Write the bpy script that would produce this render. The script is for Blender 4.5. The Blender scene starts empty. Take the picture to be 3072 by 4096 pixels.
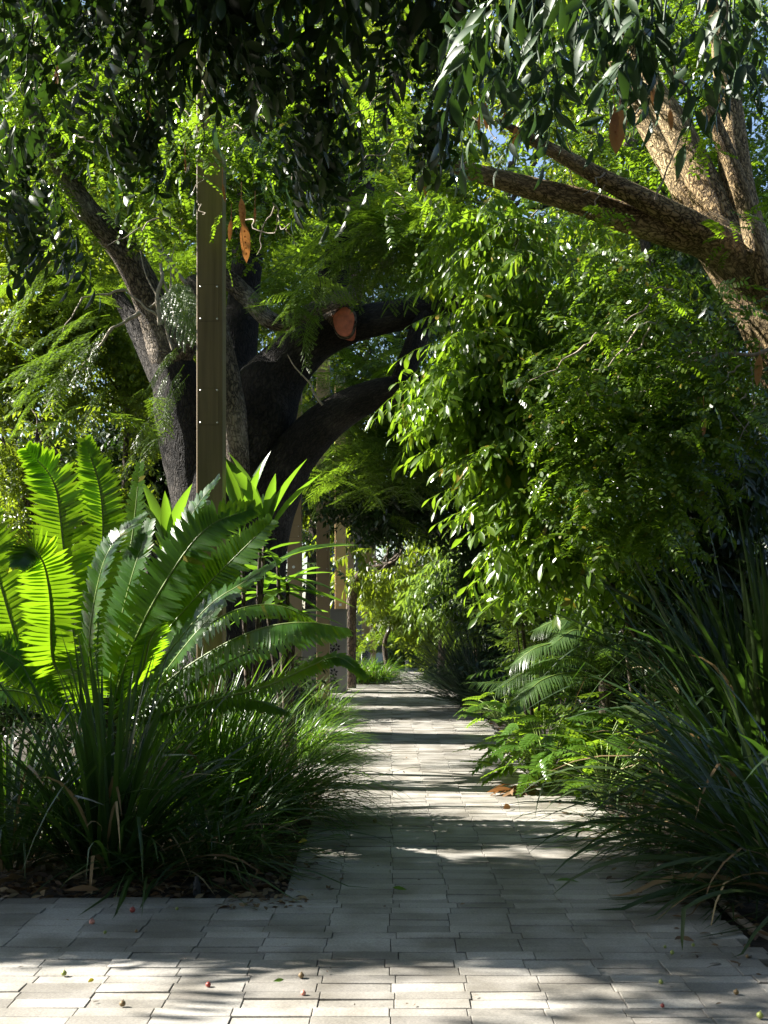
import bpy, math, random
import numpy as np
from mathutils import Vector, noise

# ------------------------------------------------------------------ camera, sky, sun, exposure
SC = bpy.context.scene
COL = SC.collection
F, H, CX, CY = 4700.0, 1.5, 1570.0, 2500.0        # focal length in photo pixels, eye height, principal point
cam = bpy.data.cameras.new('camera'); camo = bpy.data.objects.new('camera', cam); COL.objects.link(camo)
camo.location = (0, 0, H); camo.rotation_euler = (math.radians(90), 0, 0)
cam.sensor_width = 36; cam.lens = F / 4096 * 36
cam.shift_x = -(CX - 1536) / 4096; cam.shift_y = (CY - 2048) / 4096
cam.clip_start = .05; cam.clip_end = 2000
cam.dof.use_dof = True; cam.dof.focus_distance = 9.8; cam.dof.aperture_fstop = 9
SC.camera = camo
SUN = np.array([-.77, .14, .62]); SUN = SUN / np.linalg.norm(SUN)
w = bpy.data.worlds.new('World'); SC.world = w; w.use_nodes = True
nt = w.node_tree; bgn = nt.nodes['Background']
sky = nt.nodes.new('ShaderNodeTexSky'); sky.sky_type = 'NISHITA'; sky.sun_disc = False
sky.sun_elevation = math.asin(SUN[2]); sky.sun_rotation = math.atan2(SUN[0], SUN[1])
nt.links.new(sky.outputs[0], bgn.inputs[0]); bgn.inputs[1].default_value = .058
sl = bpy.data.lights.new('sun', 'SUN'); sl.energy = 5.0; sl.angle = math.radians(.5); sl.color = (1, .95, .86)
so = bpy.data.objects.new('sun', sl); COL.objects.link(so); so.location = (-10, 20, 25)
so.rotation_euler = Vector(SUN).to_track_quat('Z', 'Y').to_euler()
SC.view_settings.view_transform = 'Standard'; SC.view_settings.look = 'None'
SC.view_settings.exposure = 2.2; SC.view_settings.gamma = 1
SC.cycles.max_bounces = 7; SC.cycles.diffuse_bounces = 4; SC.cycles.glossy_bounces = 2
SC.cycles.transmission_bounces = 4; SC.cycles.transparent_max_bounces = 4
SC.cycles.sample_clamp_indirect = 4

rng = np.random.default_rng(11); random.seed(5)
U = rng.uniform
def at(px, py, Y): return np.array([(px - CX) / F * Y, Y, H - (py - CY) / F * Y])
def nrm(v): return v / np.maximum(np.linalg.norm(v, axis=-1, keepdims=True), 1e-9)

# ------------------------------------------------------------------ materials
def newmat(name):
    m = bpy.data.materials.new(name); m.use_nodes = True
    n = m.node_tree; n.nodes.clear()
    out = n.nodes.new('ShaderNodeOutputMaterial'); return m, n, out
def ramp(n, stops):
    r = n.nodes.new('ShaderNodeValToRGB'); e = r.color_ramp.elements
    while len(e) < len(stops): e.new(.5)
    for k, (p, c) in enumerate(stops): e[k].position = p; e[k].color = (*c, 1)
    return r
def leafmat(name, cols, trans, tf=.42, rough=.36, spec=.5, old=None):
    m, n, out = newmat(name)
    g = n.nodes.new('ShaderNodeNewGeometry')
    k = len(cols); st = [(.9*(i + .5) / k, c) for i, c in enumerate(cols)]
    if old: st += [(.955, cols[-1]), (.975, old), (1., old)]
    r = ramp(n, st)
    n.links.new(g.outputs['Random Per Island'], r.inputs[0])
    p = n.nodes.new('ShaderNodeBsdfPrincipled'); p.inputs['Roughness'].default_value = rough
    p.inputs['Specular IOR Level'].default_value = spec
    n.links.new(r.outputs[0], p.inputs['Base Color'])
    t = n.nodes.new('ShaderNodeBsdfTranslucent')
    mx = n.nodes.new('ShaderNodeMixRGB'); mx.blend_type = 'MIX'; mx.inputs[0].default_value = .7
    n.links.new(r.outputs[0], mx.inputs[1]); mx.inputs[2].default_value = (*trans, 1)
    n.links.new(mx.outputs[0], t.inputs[0])
    s = n.nodes.new('ShaderNodeMixShader'); s.inputs[0].default_value = tf
    n.links.new(p.outputs[0], s.inputs[1]); n.links.new(t.outputs[0], s.inputs[2]); n.links.new(s.outputs[0], out.inputs[0])
    return m
def solid(name, col, rough=.6, metal=0., var=.25, scale=8., bump=.0, bscale=60., spec=.5, stretch=1.):
    m, n, out = newmat(name)
    p = n.nodes.new('ShaderNodeBsdfPrincipled'); p.inputs['Roughness'].default_value = rough
    p.inputs['Metallic'].default_value = metal; p.inputs['Specular IOR Level'].default_value = spec
    tc = n.nodes.new('ShaderNodeTexCoord'); nz = n.nodes.new('ShaderNodeTexNoise')
    nz.inputs['Scale'].default_value = scale; nz.inputs['Detail'].default_value = 6
    mp = n.nodes.new('ShaderNodeMapping'); mp.inputs['Scale'].default_value = (1, 1, stretch)
    n.links.new(tc.outputs['Object'], mp.inputs[0]); n.links.new(mp.outputs[0], nz.inputs['Vector'])
    c = np.array(col); r = ramp(n, [(.3, c * (1 - var)), (.7, np.minimum(c * (1 + var), 1))])
    n.links.new(nz.outputs[0], r.inputs[0]); n.links.new(r.outputs[0], p.inputs['Base Color'])
    if bump:
        b = n.nodes.new('ShaderNodeBump'); b.inputs['Strength'].default_value = bump; b.inputs['Distance'].default_value = .02
        n2 = n.nodes.new('ShaderNodeTexNoise'); n2.inputs['Scale'].default_value = bscale; n2.inputs['Detail'].default_value = 4
        n.links.new(tc.outputs['Object'], n2.inputs['Vector']); n.links.new(n2.outputs[0], b.inputs['Height'])
        n.links.new(b.outputs[0], p.inputs['Normal'])
    n.links.new(p.outputs[0], out.inputs[0]); return m
def barkmat(name, c1, c2, c3, scale=14., stretch=.28, bump=1., patch=1.2):
    m, n, out = newmat(name)
    p = n.nodes.new('ShaderNodeBsdfPrincipled'); p.inputs['Roughness'].default_value = .85; p.inputs['Specular IOR Level'].default_value = .25
    uv = n.nodes.new('ShaderNodeUVMap'); uv.uv_map = 'UVMap'
    mp = n.nodes.new('ShaderNodeMapping'); mp.inputs['Scale'].default_value = (1, stretch, 1)
    n.links.new(uv.outputs[0], mp.inputs[0])
    nz = n.nodes.new('ShaderNodeTexNoise'); nz.inputs['Scale'].default_value = scale; nz.inputs['Detail'].default_value = 5; nz.inputs['Distortion'].default_value = .8
    vo = n.nodes.new('ShaderNodeTexVoronoi'); vo.feature = 'DISTANCE_TO_EDGE'; vo.inputs['Scale'].default_value = scale * 1.6
    n.links.new(mp.outputs[0], nz.inputs['Vector'])
    wz = n.nodes.new('ShaderNodeMixRGB'); wz.blend_type = 'ADD'; wz.inputs[0].default_value = .12
    n.links.new(mp.outputs[0], wz.inputs[1]); n.links.new(nz.outputs['Color'], wz.inputs[2]); n.links.new(wz.outputs[0], vo.inputs['Vector'])
    mul = n.nodes.new('ShaderNodeMath'); mul.operation = 'MULTIPLY'; mul.inputs[1].default_value = 4.
    mul.use_clamp = True; n.links.new(vo.outputs['Distance'], mul.inputs[0])
    add = n.nodes.new('ShaderNodeMath'); add.operation = 'ADD'; n.links.new(mul.outputs[0], add.inputs[0]); n.links.new(nz.outputs[0], add.inputs[1])
    hf = n.nodes.new('ShaderNodeMath'); hf.operation = 'MULTIPLY'; hf.inputs[1].default_value = .5; n.links.new(add.outputs[0], hf.inputs[0])
    tc = n.nodes.new('ShaderNodeTexCoord'); big = n.nodes.new('ShaderNodeTexNoise'); big.inputs['Scale'].default_value = patch; big.inputs['Detail'].default_value = 3
    n.links.new(tc.outputs['Object'], big.inputs['Vector'])
    r = ramp(n, [(.28, c1), (.62, c2)]); n.links.new(hf.outputs[0], r.inputs[0])
    rb = ramp(n, [(.5, (0, 0, 0)), (.68, (1, 1, 1))]); n.links.new(big.outputs[0], rb.inputs[0])
    mx = n.nodes.new('ShaderNodeMixRGB'); mx.inputs[2].default_value = (*c3, 1)
    m2 = n.nodes.new('ShaderNodeMath'); m2.operation = 'MULTIPLY'; n.links.new(rb.outputs[0], m2.inputs[0]); n.links.new(hf.outputs[0], m2.inputs[1])
    n.links.new(m2.outputs[0], mx.inputs[0]); n.links.new(r.outputs[0], mx.inputs[1]); n.links.new(mx.outputs[0], p.inputs['Base Color'])
    b = n.nodes.new('ShaderNodeBump'); b.inputs['Strength'].default_value = bump; b.inputs['Distance'].default_value = .035
    n.links.new(hf.outputs[0], b.inputs['Height']); n.links.new(b.outputs[0], p.inputs['Normal'])
    n.links.new(p.outputs[0], out.inputs[0]); return m

M = {}
M['legume'] = leafmat('legume_leaf', [(.040, .083, .010), (.058, .108, .012), (.08, .13, .015)], (.27, .45, .013), .46, .26, .5, (.2, .15, .02))
M['feather'] = leafmat('feathery_leaf', [(.048, .088, .013), (.07, .118, .016)], (.24, .40, .014), .45)
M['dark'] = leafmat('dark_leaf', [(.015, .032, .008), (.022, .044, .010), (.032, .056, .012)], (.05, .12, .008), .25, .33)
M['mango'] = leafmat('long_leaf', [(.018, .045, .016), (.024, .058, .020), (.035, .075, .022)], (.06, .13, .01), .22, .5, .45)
M['bush'] = leafmat('glossy_leaf', [(.05, .10, .011), (.07, .13, .014), (.10, .16, .017)], (.26, .44, .016), .46, .3, .5, (.24, .17, .02))
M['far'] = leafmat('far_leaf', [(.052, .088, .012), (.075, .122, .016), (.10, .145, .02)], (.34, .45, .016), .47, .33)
M['farlit'] = leafmat('far_sunlit_leaf', [(.07, .13, .02), (.10, .17, .03), (.12, .18, .035)], (.25, .38, .03), .45, .4)  # lighter copy of the far leaf; sunlit look put into the colour
M['cycad'] = leafmat('cycad_leaf', [(.030, .085, .012), (.036, .10, .014)], (.30, .54, .006), .52, .28, .55, (.15, .12, .02))
M['rachis'] = solid('frond_stalk', (.14, .2, .04), .4, var=.15)
M['sago'] = leafmat('sago_leaf', [(.055, .105, .03), (.07, .125, .035)], (.2, .36, .02), .38, .3, .55)
M['strap'] = leafmat('strap_leaf', [(.014, .036, .015), (.019, .046, .016), (.03, .06, .016)], (.09, .20, .01), .33, .36, .5)
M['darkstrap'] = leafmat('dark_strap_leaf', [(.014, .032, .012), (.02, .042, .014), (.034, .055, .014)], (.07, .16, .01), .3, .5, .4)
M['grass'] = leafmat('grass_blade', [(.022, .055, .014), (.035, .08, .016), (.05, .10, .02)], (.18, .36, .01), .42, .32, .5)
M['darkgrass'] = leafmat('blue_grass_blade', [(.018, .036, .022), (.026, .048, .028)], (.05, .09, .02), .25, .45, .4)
M['cordy'] = leafmat('broad_leaf', [(.035, .08, .02), (.05, .105, .024)], (.22, .42, .012), .45, .3, .5)
M['philo'] = leafmat('lobed_leaf', [(.05, .115, .016), (.07, .15, .02)], (.32, .5, .02), .47, .3, .5)
M['dry'] = leafmat('dry_leaf', [(.16, .075, .025), (.11, .06, .03), (.22, .13, .06), (.08, .05, .03)], (.3, .12, .03), .25, .6, .3)
M['straw'] = leafmat('dry_straw', [(.22, .16, .08), (.14, .09, .045), (.28, .22, .12)], (.3, .2, .08), .2, .6, .3)
M['litter'] = leafmat('litter_leaf', [(.05, .035, .022), (.10, .065, .035), (.16, .10, .05), (.06, .04, .03), (.2, .15, .08)], (.2, .1, .03), .15, .6, .3)
M['pod'] = leafmat('seed_pod', [(.34, .15, .045), (.30, .19, .09), (.42, .20, .06)], (.6, .22, .04), .35, .5, .4)
M['twig'] = solid('twig_bark', (.30, .25, .19), .8, var=.3, scale=20)
M['twigd'] = solid('dark_twig_bark', (.07, .055, .04), .85, var=.3, scale=20)
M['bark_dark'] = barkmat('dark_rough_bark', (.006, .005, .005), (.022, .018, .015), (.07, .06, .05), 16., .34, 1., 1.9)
M['bark_sunlit'] = barkmat('sunlit_cracked_bark', (.025, .02, .015), (.17, .135, .10), (.36, .32, .27), 15., .45, 1., 1.8)  # sunlit brightness of the limbs put into a paler grey brown bark
M['bark_brown'] = barkmat('brown_speckled_bark', (.06, .04, .02), (.36, .255, .13), (.5, .39, .22), 17., .5, .9, 1.5)
M['bark_plain'] = barkmat('plain_bark', (.03, .024, .018), (.13, .10, .075), (.2, .17, .13), 14., .3, .9, 1.5)
M['cut'] = solid('cut_wood', (.50, .13, .06), .7, var=.3, scale=14, bump=.3)
M['soil'] = solid('soil', (.030, .022, .015), .95, var=.5, scale=5, bump=1., bscale=25)
M['column'] = solid('bronze_paint', (.20, .15, .085), .45, var=.28, scale=16, spec=.4, stretch=.06)
M['columnb'] = solid('golden_bronze_paint', (.52, .34, .15), .5, var=.08, scale=3, spec=.4)
M['columnd'] = solid('dark_bronze_paint', (.29, .20, .11), .5, var=.08, scale=3, spec=.4)
M['grey'] = solid('grey_paint', (.19, .18, .17), .5, var=.08, scale=2)
M['black'] = solid('black_void', (.006, .006, .006), .8, var=.1)
M['steel'] = solid('steel', (.6, .58, .55), .3, .9, var=.1)
M['white'] = solid('white_label', (.8, .8, .77), .5, var=.03)
M['paleboard'] = solid('pale_board', (.42, .48, .50), .5, var=.08)
M['fruitg'] = solid('green_fruit', (.22, .26, .06), .45, var=.3, scale=60)
M['fruitr'] = solid('red_fruit', (.30, .05, .035), .45, var=.4, scale=60)
M['fruitb'] = solid('brown_fruit', (.18, .12, .05), .6, var=.4, scale=60)
M['fruitp'] = solid('pink_fruit', (.55, .24, .18), .5, var=.3, scale=60)
M['greenleaf'] = leafmat('green_fallen_leaf', [(.06, .14, .02), (.09, .18, .03)], (.2, .35, .02), .3)
M['yellowleaf'] = leafmat('yellow_fallen_leaf', [(.5, .42, .03), (.45, .36, .03)], (.6, .5, .03), .3)
M['wall'] = solid('dark_wall', (.10, .115, .12), .7, var=.15, scale=1)
M['roof'] = solid('white_roof', (.75, .74, .72), .6, var=.05, scale=1)
M['bricks'] = solid('tan_wall', (.3, .24, .18), .8, var=.2, scale=2)
M['glass'] = solid('sky_reflection_glass', (.07, .14, .60), .15, var=.25, scale=.6, spec=.8)  # blue base colour stands in for reflected sky
M['mullion'] = solid('window_frame', (.35, .36, .38), .4, var=.05)
M['post'] = solid('pale_post', (.5, .45, .38), .7, var=.1)
M['pipe'] = solid('dark_plastic', (.02, .025, .03), .5, var=.1)
def paver_mat():
    m, n, out = newmat('stone_paving')
    p = n.nodes.new('ShaderNodeBsdfPrincipled'); p.inputs['Roughness'].default_value = .62; p.inputs['Specular IOR Level'].default_value = .4
    g = n.nodes.new('ShaderNodeNewGeometry'); tc = n.nodes.new('ShaderNodeTexCoord')
    nz = n.nodes.new('ShaderNodeTexNoise'); nz.inputs['Scale'].default_value = 90; nz.inputs['Detail'].default_value = 6; nz.inputs['Roughness'].default_value = .7
    n2 = n.nodes.new('ShaderNodeTexNoise'); n2.inputs['Scale'].default_value = 2.2; n2.inputs['Detail'].default_value = 6
    for k in (nz, n2): n.links.new(tc.outputs['Object'], k.inputs['Vector'])
    r = ramp(n, [(.05, (.21, .198, .18)), (.5, (.275, .262, .238)), (.95, (.35, .333, .305))]); n.links.new(g.outputs['Random Per Island'], r.inputs[0])
    r1 = ramp(n, [(.3, (.62, .62, .64)), (.7, (1.2, 1.2, 1.17))]); n.links.new(nz.outputs[0], r1.inputs[0])
    r2 = ramp(n, [(.38, (.62, .60, .56)), (.60, (1.08, 1.08, 1.08))]); n.links.new(n2.outputs[0], r2.inputs[0])
    a = n.nodes.new('ShaderNodeMixRGB'); a.blend_type = 'MULTIPLY'; a.inputs[0].default_value = 1
    n.links.new(r.outputs[0], a.inputs[1]); n.links.new(r1.outputs[0], a.inputs[2])
    b = n.nodes.new('ShaderNodeMixRGB'); b.blend_type = 'MULTIPLY'; b.inputs[0].default_value = 1
    n.links.new(a.outputs[0], b.inputs[1]); n.links.new(r2.outputs[0], b.inputs[2])
    n.links.new(b.outputs[0], p.inputs['Base Color'])
    bp = n.nodes.new('ShaderNodeBump'); bp.inputs['Strength'].default_value = .5; bp.inputs['Distance'].default_value = .004
    n.links.new(nz.outputs[0], bp.inputs['Height']); n.links.new(bp.outputs[0], p.inputs['Normal'])
    n.links.new(p.outputs[0], out.inputs[0]); return m
M['paver'] = paver_mat()

# ------------------------------------------------------------------ mesh helpers
class Acc:
    """collects vertices and polygons, then links them as one mesh object"""
    def __init__(s): s.v, s.l, s.t, s.n, s.uv = [], [], [], 0, []
    def add(s, v, loops, tot, uv=None):
        v = np.asarray(v, float); loops = np.asarray(loops, int)
        s.v.append(v); s.l.append(loops + s.n); s.t.append(np.asarray(tot, int)); s.n += len(v)
        s.uv.append(np.zeros((len(loops), 2)) if uv is None else uv)
    def polys(s, v, faces):
        s.add(v, [i for f in faces for i in f], [len(f) for f in faces])
    def inst(s, T, Rm, pos):
        """copies of template T=(verts, loops, totals) with matrices Rm (k,3,3) and positions (k,3)"""
        v, l, t = T; k = len(pos)
        if not k: return
        V = np.einsum('kij,nj->kni', Rm, v) + pos[:, None, :]
        L = (l[None] + (np.arange(k) * len(v))[:, None]).ravel()
        s.add(V.reshape(-1, 3), L, np.tile(t, k))
    def get(s): return (np.concatenate(s.v), np.concatenate(s.l), np.concatenate(s.t))
    def box(s, lo, hi):
        x0, y0, z0 = lo; x1, y1, z1 = hi
        v = [(x0,y0,z0),(x1,y0,z0),(x1,y1,z0),(x0,y1,z0),(x0,y0,z1),(x1,y0,z1),(x1,y1,z1),(x0,y1,z1)]
        s.polys(v, [(3,2,1,0),(4,5,6,7),(0,1,5,4),(1,2,6,5),(2,3,7,6),(3,0,4,7)])
    def disc(s, c, r, depth, n=20, rz=None):
        """a short cylinder facing -Y"""
        a = np.linspace(0, 2 * np.pi, n, endpoint=False); rz = rz or r
        f = np.stack([c[0] + r * np.cos(a), np.full(n, c[1]), c[2] + rz * np.sin(a)], 1); b = f + [0, depth, 0]
        s.polys(np.concatenate([f, b]), [tuple(range(n)), tuple(range(2*n-1, n-1, -1))] + [(i, n+i, n+(i+1) % n, (i+1) % n) for i in range(n)])
    def tube(s, pts, rad, seg=12, rough=0., res=6):
        pts = np.asarray(pts, float); rad = np.asarray(rad, float)
        if len(pts) > 2:
            P, R = [], []
            ext = np.concatenate([[2*pts[0]-pts[1]], pts, [2*pts[-1]-pts[-2]]])
            for i in range(len(pts) - 1):
                a, b, c, d = ext[i:i+4]
                for t in np.linspace(0, 1, res, endpoint=False):
                    P.append(.5*((2*b)+(c-a)*t+(2*a-5*b+4*c-d)*t*t+(3*b-a-3*c+d)*t**3)); R.append(rad[i]*(1-t)+rad[i+1]*t)
            P.append(pts[-1]); R.append(rad[-1]); P = np.array(P); R = np.array(R)
        else: P, R = pts, rad
        T = nrm(np.gradient(P, axis=0)); ref = np.array([.31, -.9, .3]); n = len(P)
        A = nrm(np.cross(T, ref)); B = np.cross(T, A)
        th = np.linspace(0, 2*np.pi, seg, endpoint=False)
        ln = np.concatenate([[0], np.cumsum(np.linalg.norm(np.diff(P, axis=0), axis=1))])
        rr = np.repeat(R[:, None], seg, 1)
        if rough:
            ph = U(0, 6.28, 8)
            q = sum(np.sin(k*th[None] + ph[k-1] + ln[:, None]*(1.1+.5*k)*(1 if k % 2 else -1))/k for k in range(2, 8))
            rr = rr*(1 + rough*q) + rough*R.mean()*U(-.25, .25, rr.shape)
        V = P[:, None] + rr[..., None]*(np.cos(th)[None, :, None]*A[:, None] + np.sin(th)[None, :, None]*B[:, None])
        i, j = np.meshgrid(np.arange(n-1), np.arange(seg), indexing='ij'); j2 = (j+1) % seg
        q = np.stack([i*seg+j, i*seg+j2, (i+1)*seg+j2, (i+1)*seg+j], -1).reshape(-1, 4)
        cr = 2*np.pi*R.mean()
        uv = np.stack([np.stack([(a/seg)*cr, ln[b]], -1) for a, b in ((j, i), (j+1, i), (j+1, i+1), (j, i+1))], 2).reshape(-1, 2)
        s.add(V.reshape(-1, 3), q.ravel(), np.full(len(q), 4), uv)
        cap = list(range((n-1)*seg, n*seg)); s.add(V.reshape(-1, 3)[cap], np.arange(seg), [seg])
    def obj(s, name, mat, parent=None, smooth=True, origin=None, extra=None):
        nb = len(s.t) and sum(len(q) for q in s.t)
        if extra:
            ev, el, et = extra[0].get(); s.add(ev, el, et, np.concatenate(extra[0].uv))
        v, l, t = s.get()
        org = np.zeros(3)
        if parent is not None:
            q = parent
            while q is not None: org = org + np.array(q.location); q = q.parent
        elif origin is not None: org = np.array(origin, float)
        me = bpy.data.meshes.new(name)
        me.vertices.add(len(v)); me.vertices.foreach_set('co', (v - org).astype(np.float32).ravel())
        me.loops.add(len(l)); me.loops.foreach_set('vertex_index', l.astype(np.int32))
        me.polygons.add(len(t)); me.polygons.foreach_set('loop_start', (np.cumsum(t) - t).astype(np.int32))
        uvl = me.uv_layers.new(name='UVMap'); uvl.data.foreach_set('uv', np.concatenate(s.uv).astype(np.float32).ravel())
        me.polygons.foreach_set('use_smooth', np.full(len(t), smooth))
        me.update(calc_edges=True); me.validate()
        me.materials.append(mat)
        if extra:
            me.materials.append(extra[1]); me.polygons.foreach_set('material_index', np.concatenate([np.zeros(nb), np.ones(len(t)-nb)]).astype(np.int32))
        o = bpy.data.objects.new(name, me); COL.objects.link(o)
        if parent is not None: o.parent = parent
        elif origin is not None: o.location = origin
        return o
def tag(o, label=None, cat=None, group=None, kind=None):
    if label: o['label'] = label
    if cat: o['category'] = cat
    if group: o['group'] = group
    if kind: o['kind'] = kind
    return o
def thing(name, loc, label, cat, group=None):
    o = bpy.data.objects.new(name, None); COL.objects.link(o); o.location = tuple(loc); o.empty_display_size = .2
    return tag(o, label, cat, group)

def mats(d, nhint, size, roll=None, sw=1.):
    """rotation matrices with x along d and z near nhint, scaled"""
    d = nrm(np.atleast_2d(d)); nh = np.broadcast_to(nhint, d.shape)
    y = nrm(np.cross(nh, d) + 1e-6); z = np.cross(d, y)
    if roll is not None:
        c, s_ = np.cos(roll)[:, None], np.sin(roll)[:, None]; y, z = y*c + z*s_, z*c - y*s_
    s3 = np.broadcast_to(np.asarray(size, float), (len(d),))[:, None]
    return np.stack([d*s3, y*s3*sw, z*s3], -1)
def rdir(n, zlo=-1., zhi=1.):
    a = U(0, 2*np.pi, n); z = U(zlo, zhi, n); r = np.sqrt(np.maximum(0, 1 - z*z)); return np.stack([r*np.cos(a), r*np.sin(a), z], 1)

# leaf templates (unit length along x, upper face +z)
def leaf(wd=.35, droop=.15, fold=.12, prof=(0, .6, 1, .75, 0)):
    n = len(prof); v = []; f = []
    ids = []
    for i, p in enumerate(prof):
        t = i/(n-1); z = -droop*t*t
        if p == 0: v.append((t, 0, z)); ids.append((len(v)-1,))
        else:
            k = len(v); v += [(t, -wd/2*p, z+fold*wd*p), (t, 0, z), (t, wd/2*p, z+fold*wd*p)]; ids.append((k, k+1, k+2))
    for a, b in zip(ids[:-1], ids[1:]):
        if len(a) == 1: f += [(a[0], b[0], b[1]), (a[0], b[1], b[2])]
        elif len(b) == 1: f += [(a[0], b[0], a[1]), (a[1], b[0], a[2])]
        else: f += [(a[0], b[0], b[1], a[1]), (a[1], b[1], b[2], a[2])]
    return (np.array(v, float), np.array([i for q in f for i in q]), np.array([len(q) for q in f]))
HEX = (np.array([(0,0,0),(.3,-.22,.02),(.75,-.24,0),(1,0,-.03),(.75,.24,0),(.3,.22,.02)]), np.array([0,1,2,3,4,5]), np.array([6]))
QUAD = (np.array([(0,0,0),(.5,-.2,0),(1,0,0),(.5,.2,0)]), np.array([0,1,2,3]), np.array([4]))
LEAF = leaf(); LANCE = leaf(.26, .25, .15, (0, .7, 1, .6, 0)); LEAFLO = leaf(.42, .1, .1, (0, 1, 0)); LANCELO = leaf(.3, .2, .15, (0, 1, .7, 0))

def strip(a, P, W):
    """thin ribbon for stalks: crossed pair"""
    P = np.asarray(P); n = len(P)
    for off in (np.array([0, W, 0]), np.array([0, 0, W])):
        a.polys(np.concatenate([P-off, P+off]), [(i, i+1, n+i+1, n+i) for i in range(n-1)])
def pinnate(pairs=9, ll=.2, droop=.25, T=HEX):
    a = Acc(); t = np.linspace(.15, .98, pairs); dr = lambda q: np.stack([q, 0*q, -droop*q*q], -1)
    for sd in (-1, 1):
        d = np.stack([np.full(pairs, .45)+U(-.15,.15,pairs), np.full(pairs, sd*1.)+U(-.1,.1,pairs), -droop*t+U(-.35,.1,pairs)], 1)
        a.inst(T, mats(d, np.array([0, 0, 1.]), ll*(1-.25*np.abs(t-.5))*U(.85, 1.1, pairs), U(-.4, .4, pairs)), dr(t))
    strip(a, dr(np.linspace(0, 1, 4)), .006); return a.get()
def bipinnate(pn=9, ll=.3, droop=.35, lf=12):
    a = Acc(); t = np.linspace(.18, 1, pn)
    for sd in (-1, 1):
        for q in t:
            L = ll*(1 - .55*abs(q-.45)); d = nrm(np.array([.55, sd, -droop*q - U(.0, .35)])); b0 = np.array([q, 0, -droop*q*q])
            s_ = np.linspace(.06, 1, lf); side = nrm(np.cross([0, 0, 1.], d))
            for e in (-1, 1):
                dd = np.repeat((d*.35 + side*e + np.array([0, 0, -.1]))[None], lf, 0) + U(-.08, .08, (lf, 3))
                a.inst(QUAD, mats(dd, np.array([0, 0, 1.]), ll*.17, U(-.3, .3, lf), 1.15), b0 + d*L*s_[:, None] - np.array([0, 0, .12])*L*(s_**2)[:, None])
    tt = np.linspace(0, 1, 4); strip(a, np.stack([tt, 0*tt, -droop*tt*tt], -1), .006); return a.get()
def spray(nl=10, T=LEAF, ll=.34, hang=.7, droop=.2, angle=1.):
    """a twig along x with alternate leaves"""
    a = Acc(); t = np.linspace(.12, 1, nl); sd = np.where(np.arange(nl) % 2, 1., -1.)
    d = np.stack([np.full(nl, .6)+U(-.3,.3,nl), sd*angle+U(-.3,.3,nl), -hang+U(-.35,.35,nl)], 1); d[-1] = (1, 0, -hang*.6)
    a.inst(T, mats(d, np.array([.3, 0, 1.]), ll*U(.65, 1.1, nl), U(-.5, .5, nl)), np.stack([t, 0*t, -droop*t*t], 1))
    tt = np.linspace(0, 1, 4); strip(a, np.stack([tt, 0*tt, -droop*tt*tt], -1), .007); return a.get()
PIN = [pinnate(int(U(7, 11)), U(.17, .23), U(.15, .45)) for _ in range(6)]
BIP = [bipinnate(9, .30, U(.2, .5)) for _ in range(4)]
SPR = [spray(int(U(9, 12)), LEAF, .34, U(.9, 1.6), U(.15, .4)) for _ in range(6)]
SPRLO = [spray(9, LEAFLO, .36, U(.3, 1.), U(.1, .35)) for _ in range(6)]
SPRHANG = [spray(9, leaf(.38, .25, .15, (0, .75, 1, .7, 0)), .36, U(1.2, 2.2), U(.2, .6)) for _ in range(6)]
SPRHLO = [spray(10, LANCELO, .4, U(1., 2.2), U(.2, .6)) for _ in range(6)]
def whorl(nl=9, T=LANCE):
    a = Acc(); an = np.arange(nl)*2.4; t = np.linspace(.55, 1, nl)
    d = np.stack([np.full(nl, .35)+U(-.2,.3,nl), np.cos(an), np.sin(an)], 1)
    a.inst(T, mats(d, np.array([1., 0, .2]), .62*U(.7, 1.15, nl), U(-.3, .3, nl)), np.stack([t, 0*t, 0*t], 1)); strip(a, [(0,0,0),(.5,0,.02),(1,0,0)], .012); return a.get()
WHORL = [whorl(int(U(7, 11))) for _ in range(5)]

# ------------------------------------------------------------------ where sun should get through the canopy (gaps in the crowns)
KX, KY = -SUN[0]/SUN[2], SUN[1]/SUN[2]
LIT = [(0, -5, 1.2, 3.2, 5.3), (1., -4.2, -.8, 7.8, 10.2), (1.6, -4.2, -.2, 7.8, 10.2), (2.3, -4.2, -1., 7.8, 10.), (.7, -3.6, -.7, 8.6, 10.4), (.3, -1.4, .2, 11.5, 14), (1., 1.1, 3.1, 9.6, 13.2), (1., .5, 3.4, 11., 13.6),
       (6., -4.2, 1.2, 10.0, 12.8), (4.3, -4.4, -1.2, 12.6, 15), (4.8, -1.2, .8, 13, 14.6), (2., -2.6, -.5, 10.3, 13.2), (3.8, -4, 0, 14.6, 16.2), (2.2, 0, 2.6, 24, 26.5), (2.2, -1.5, 2.2, 27, 36), (1., -2., 2.5, 36, 45), (1, -1, 2.4, 36, 44), (5.5, .5, 3.2, 9.8, 11.5), (2.7, -1.5, 1., 18.4, 19.6), (.7, -1.4, .4, 17, 22), (.6, -1.5, 1., 29.8, 32)]
LIT += [(z, -.1, 2.6, 9.4, 12) for z in (1., 1.8, 2.6, 3.4, 4.2, 5.)]
LIT += [(0, -1.6, 1.7, a, b) for a, b in ((10.2, 11.3), (12.8, 16.8), (19.3, 21.3), (24.3, 26.2), (29.6, 37.5))]
def gap(p):
    """True for crown positions that would shade places known to be sunlit"""
    g = np.zeros(len(p), bool); n = len(p); j1, j2 = U(-.14, .14, n), U(-.12, .12, n)
    for z, x0, x1, y0, y1 in LIT:
        dz = p[:, 2]-z; u = p[:, 0]+KX*dz+j1; v = p[:, 1]-KY*dz+j2
        g |= (dz > .7) & (u > x0-.2) & (u < x1+.2) & (v > y0-.15) & (v < y1+.15)
    return g & (U(0, 1, n) < .98)

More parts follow.
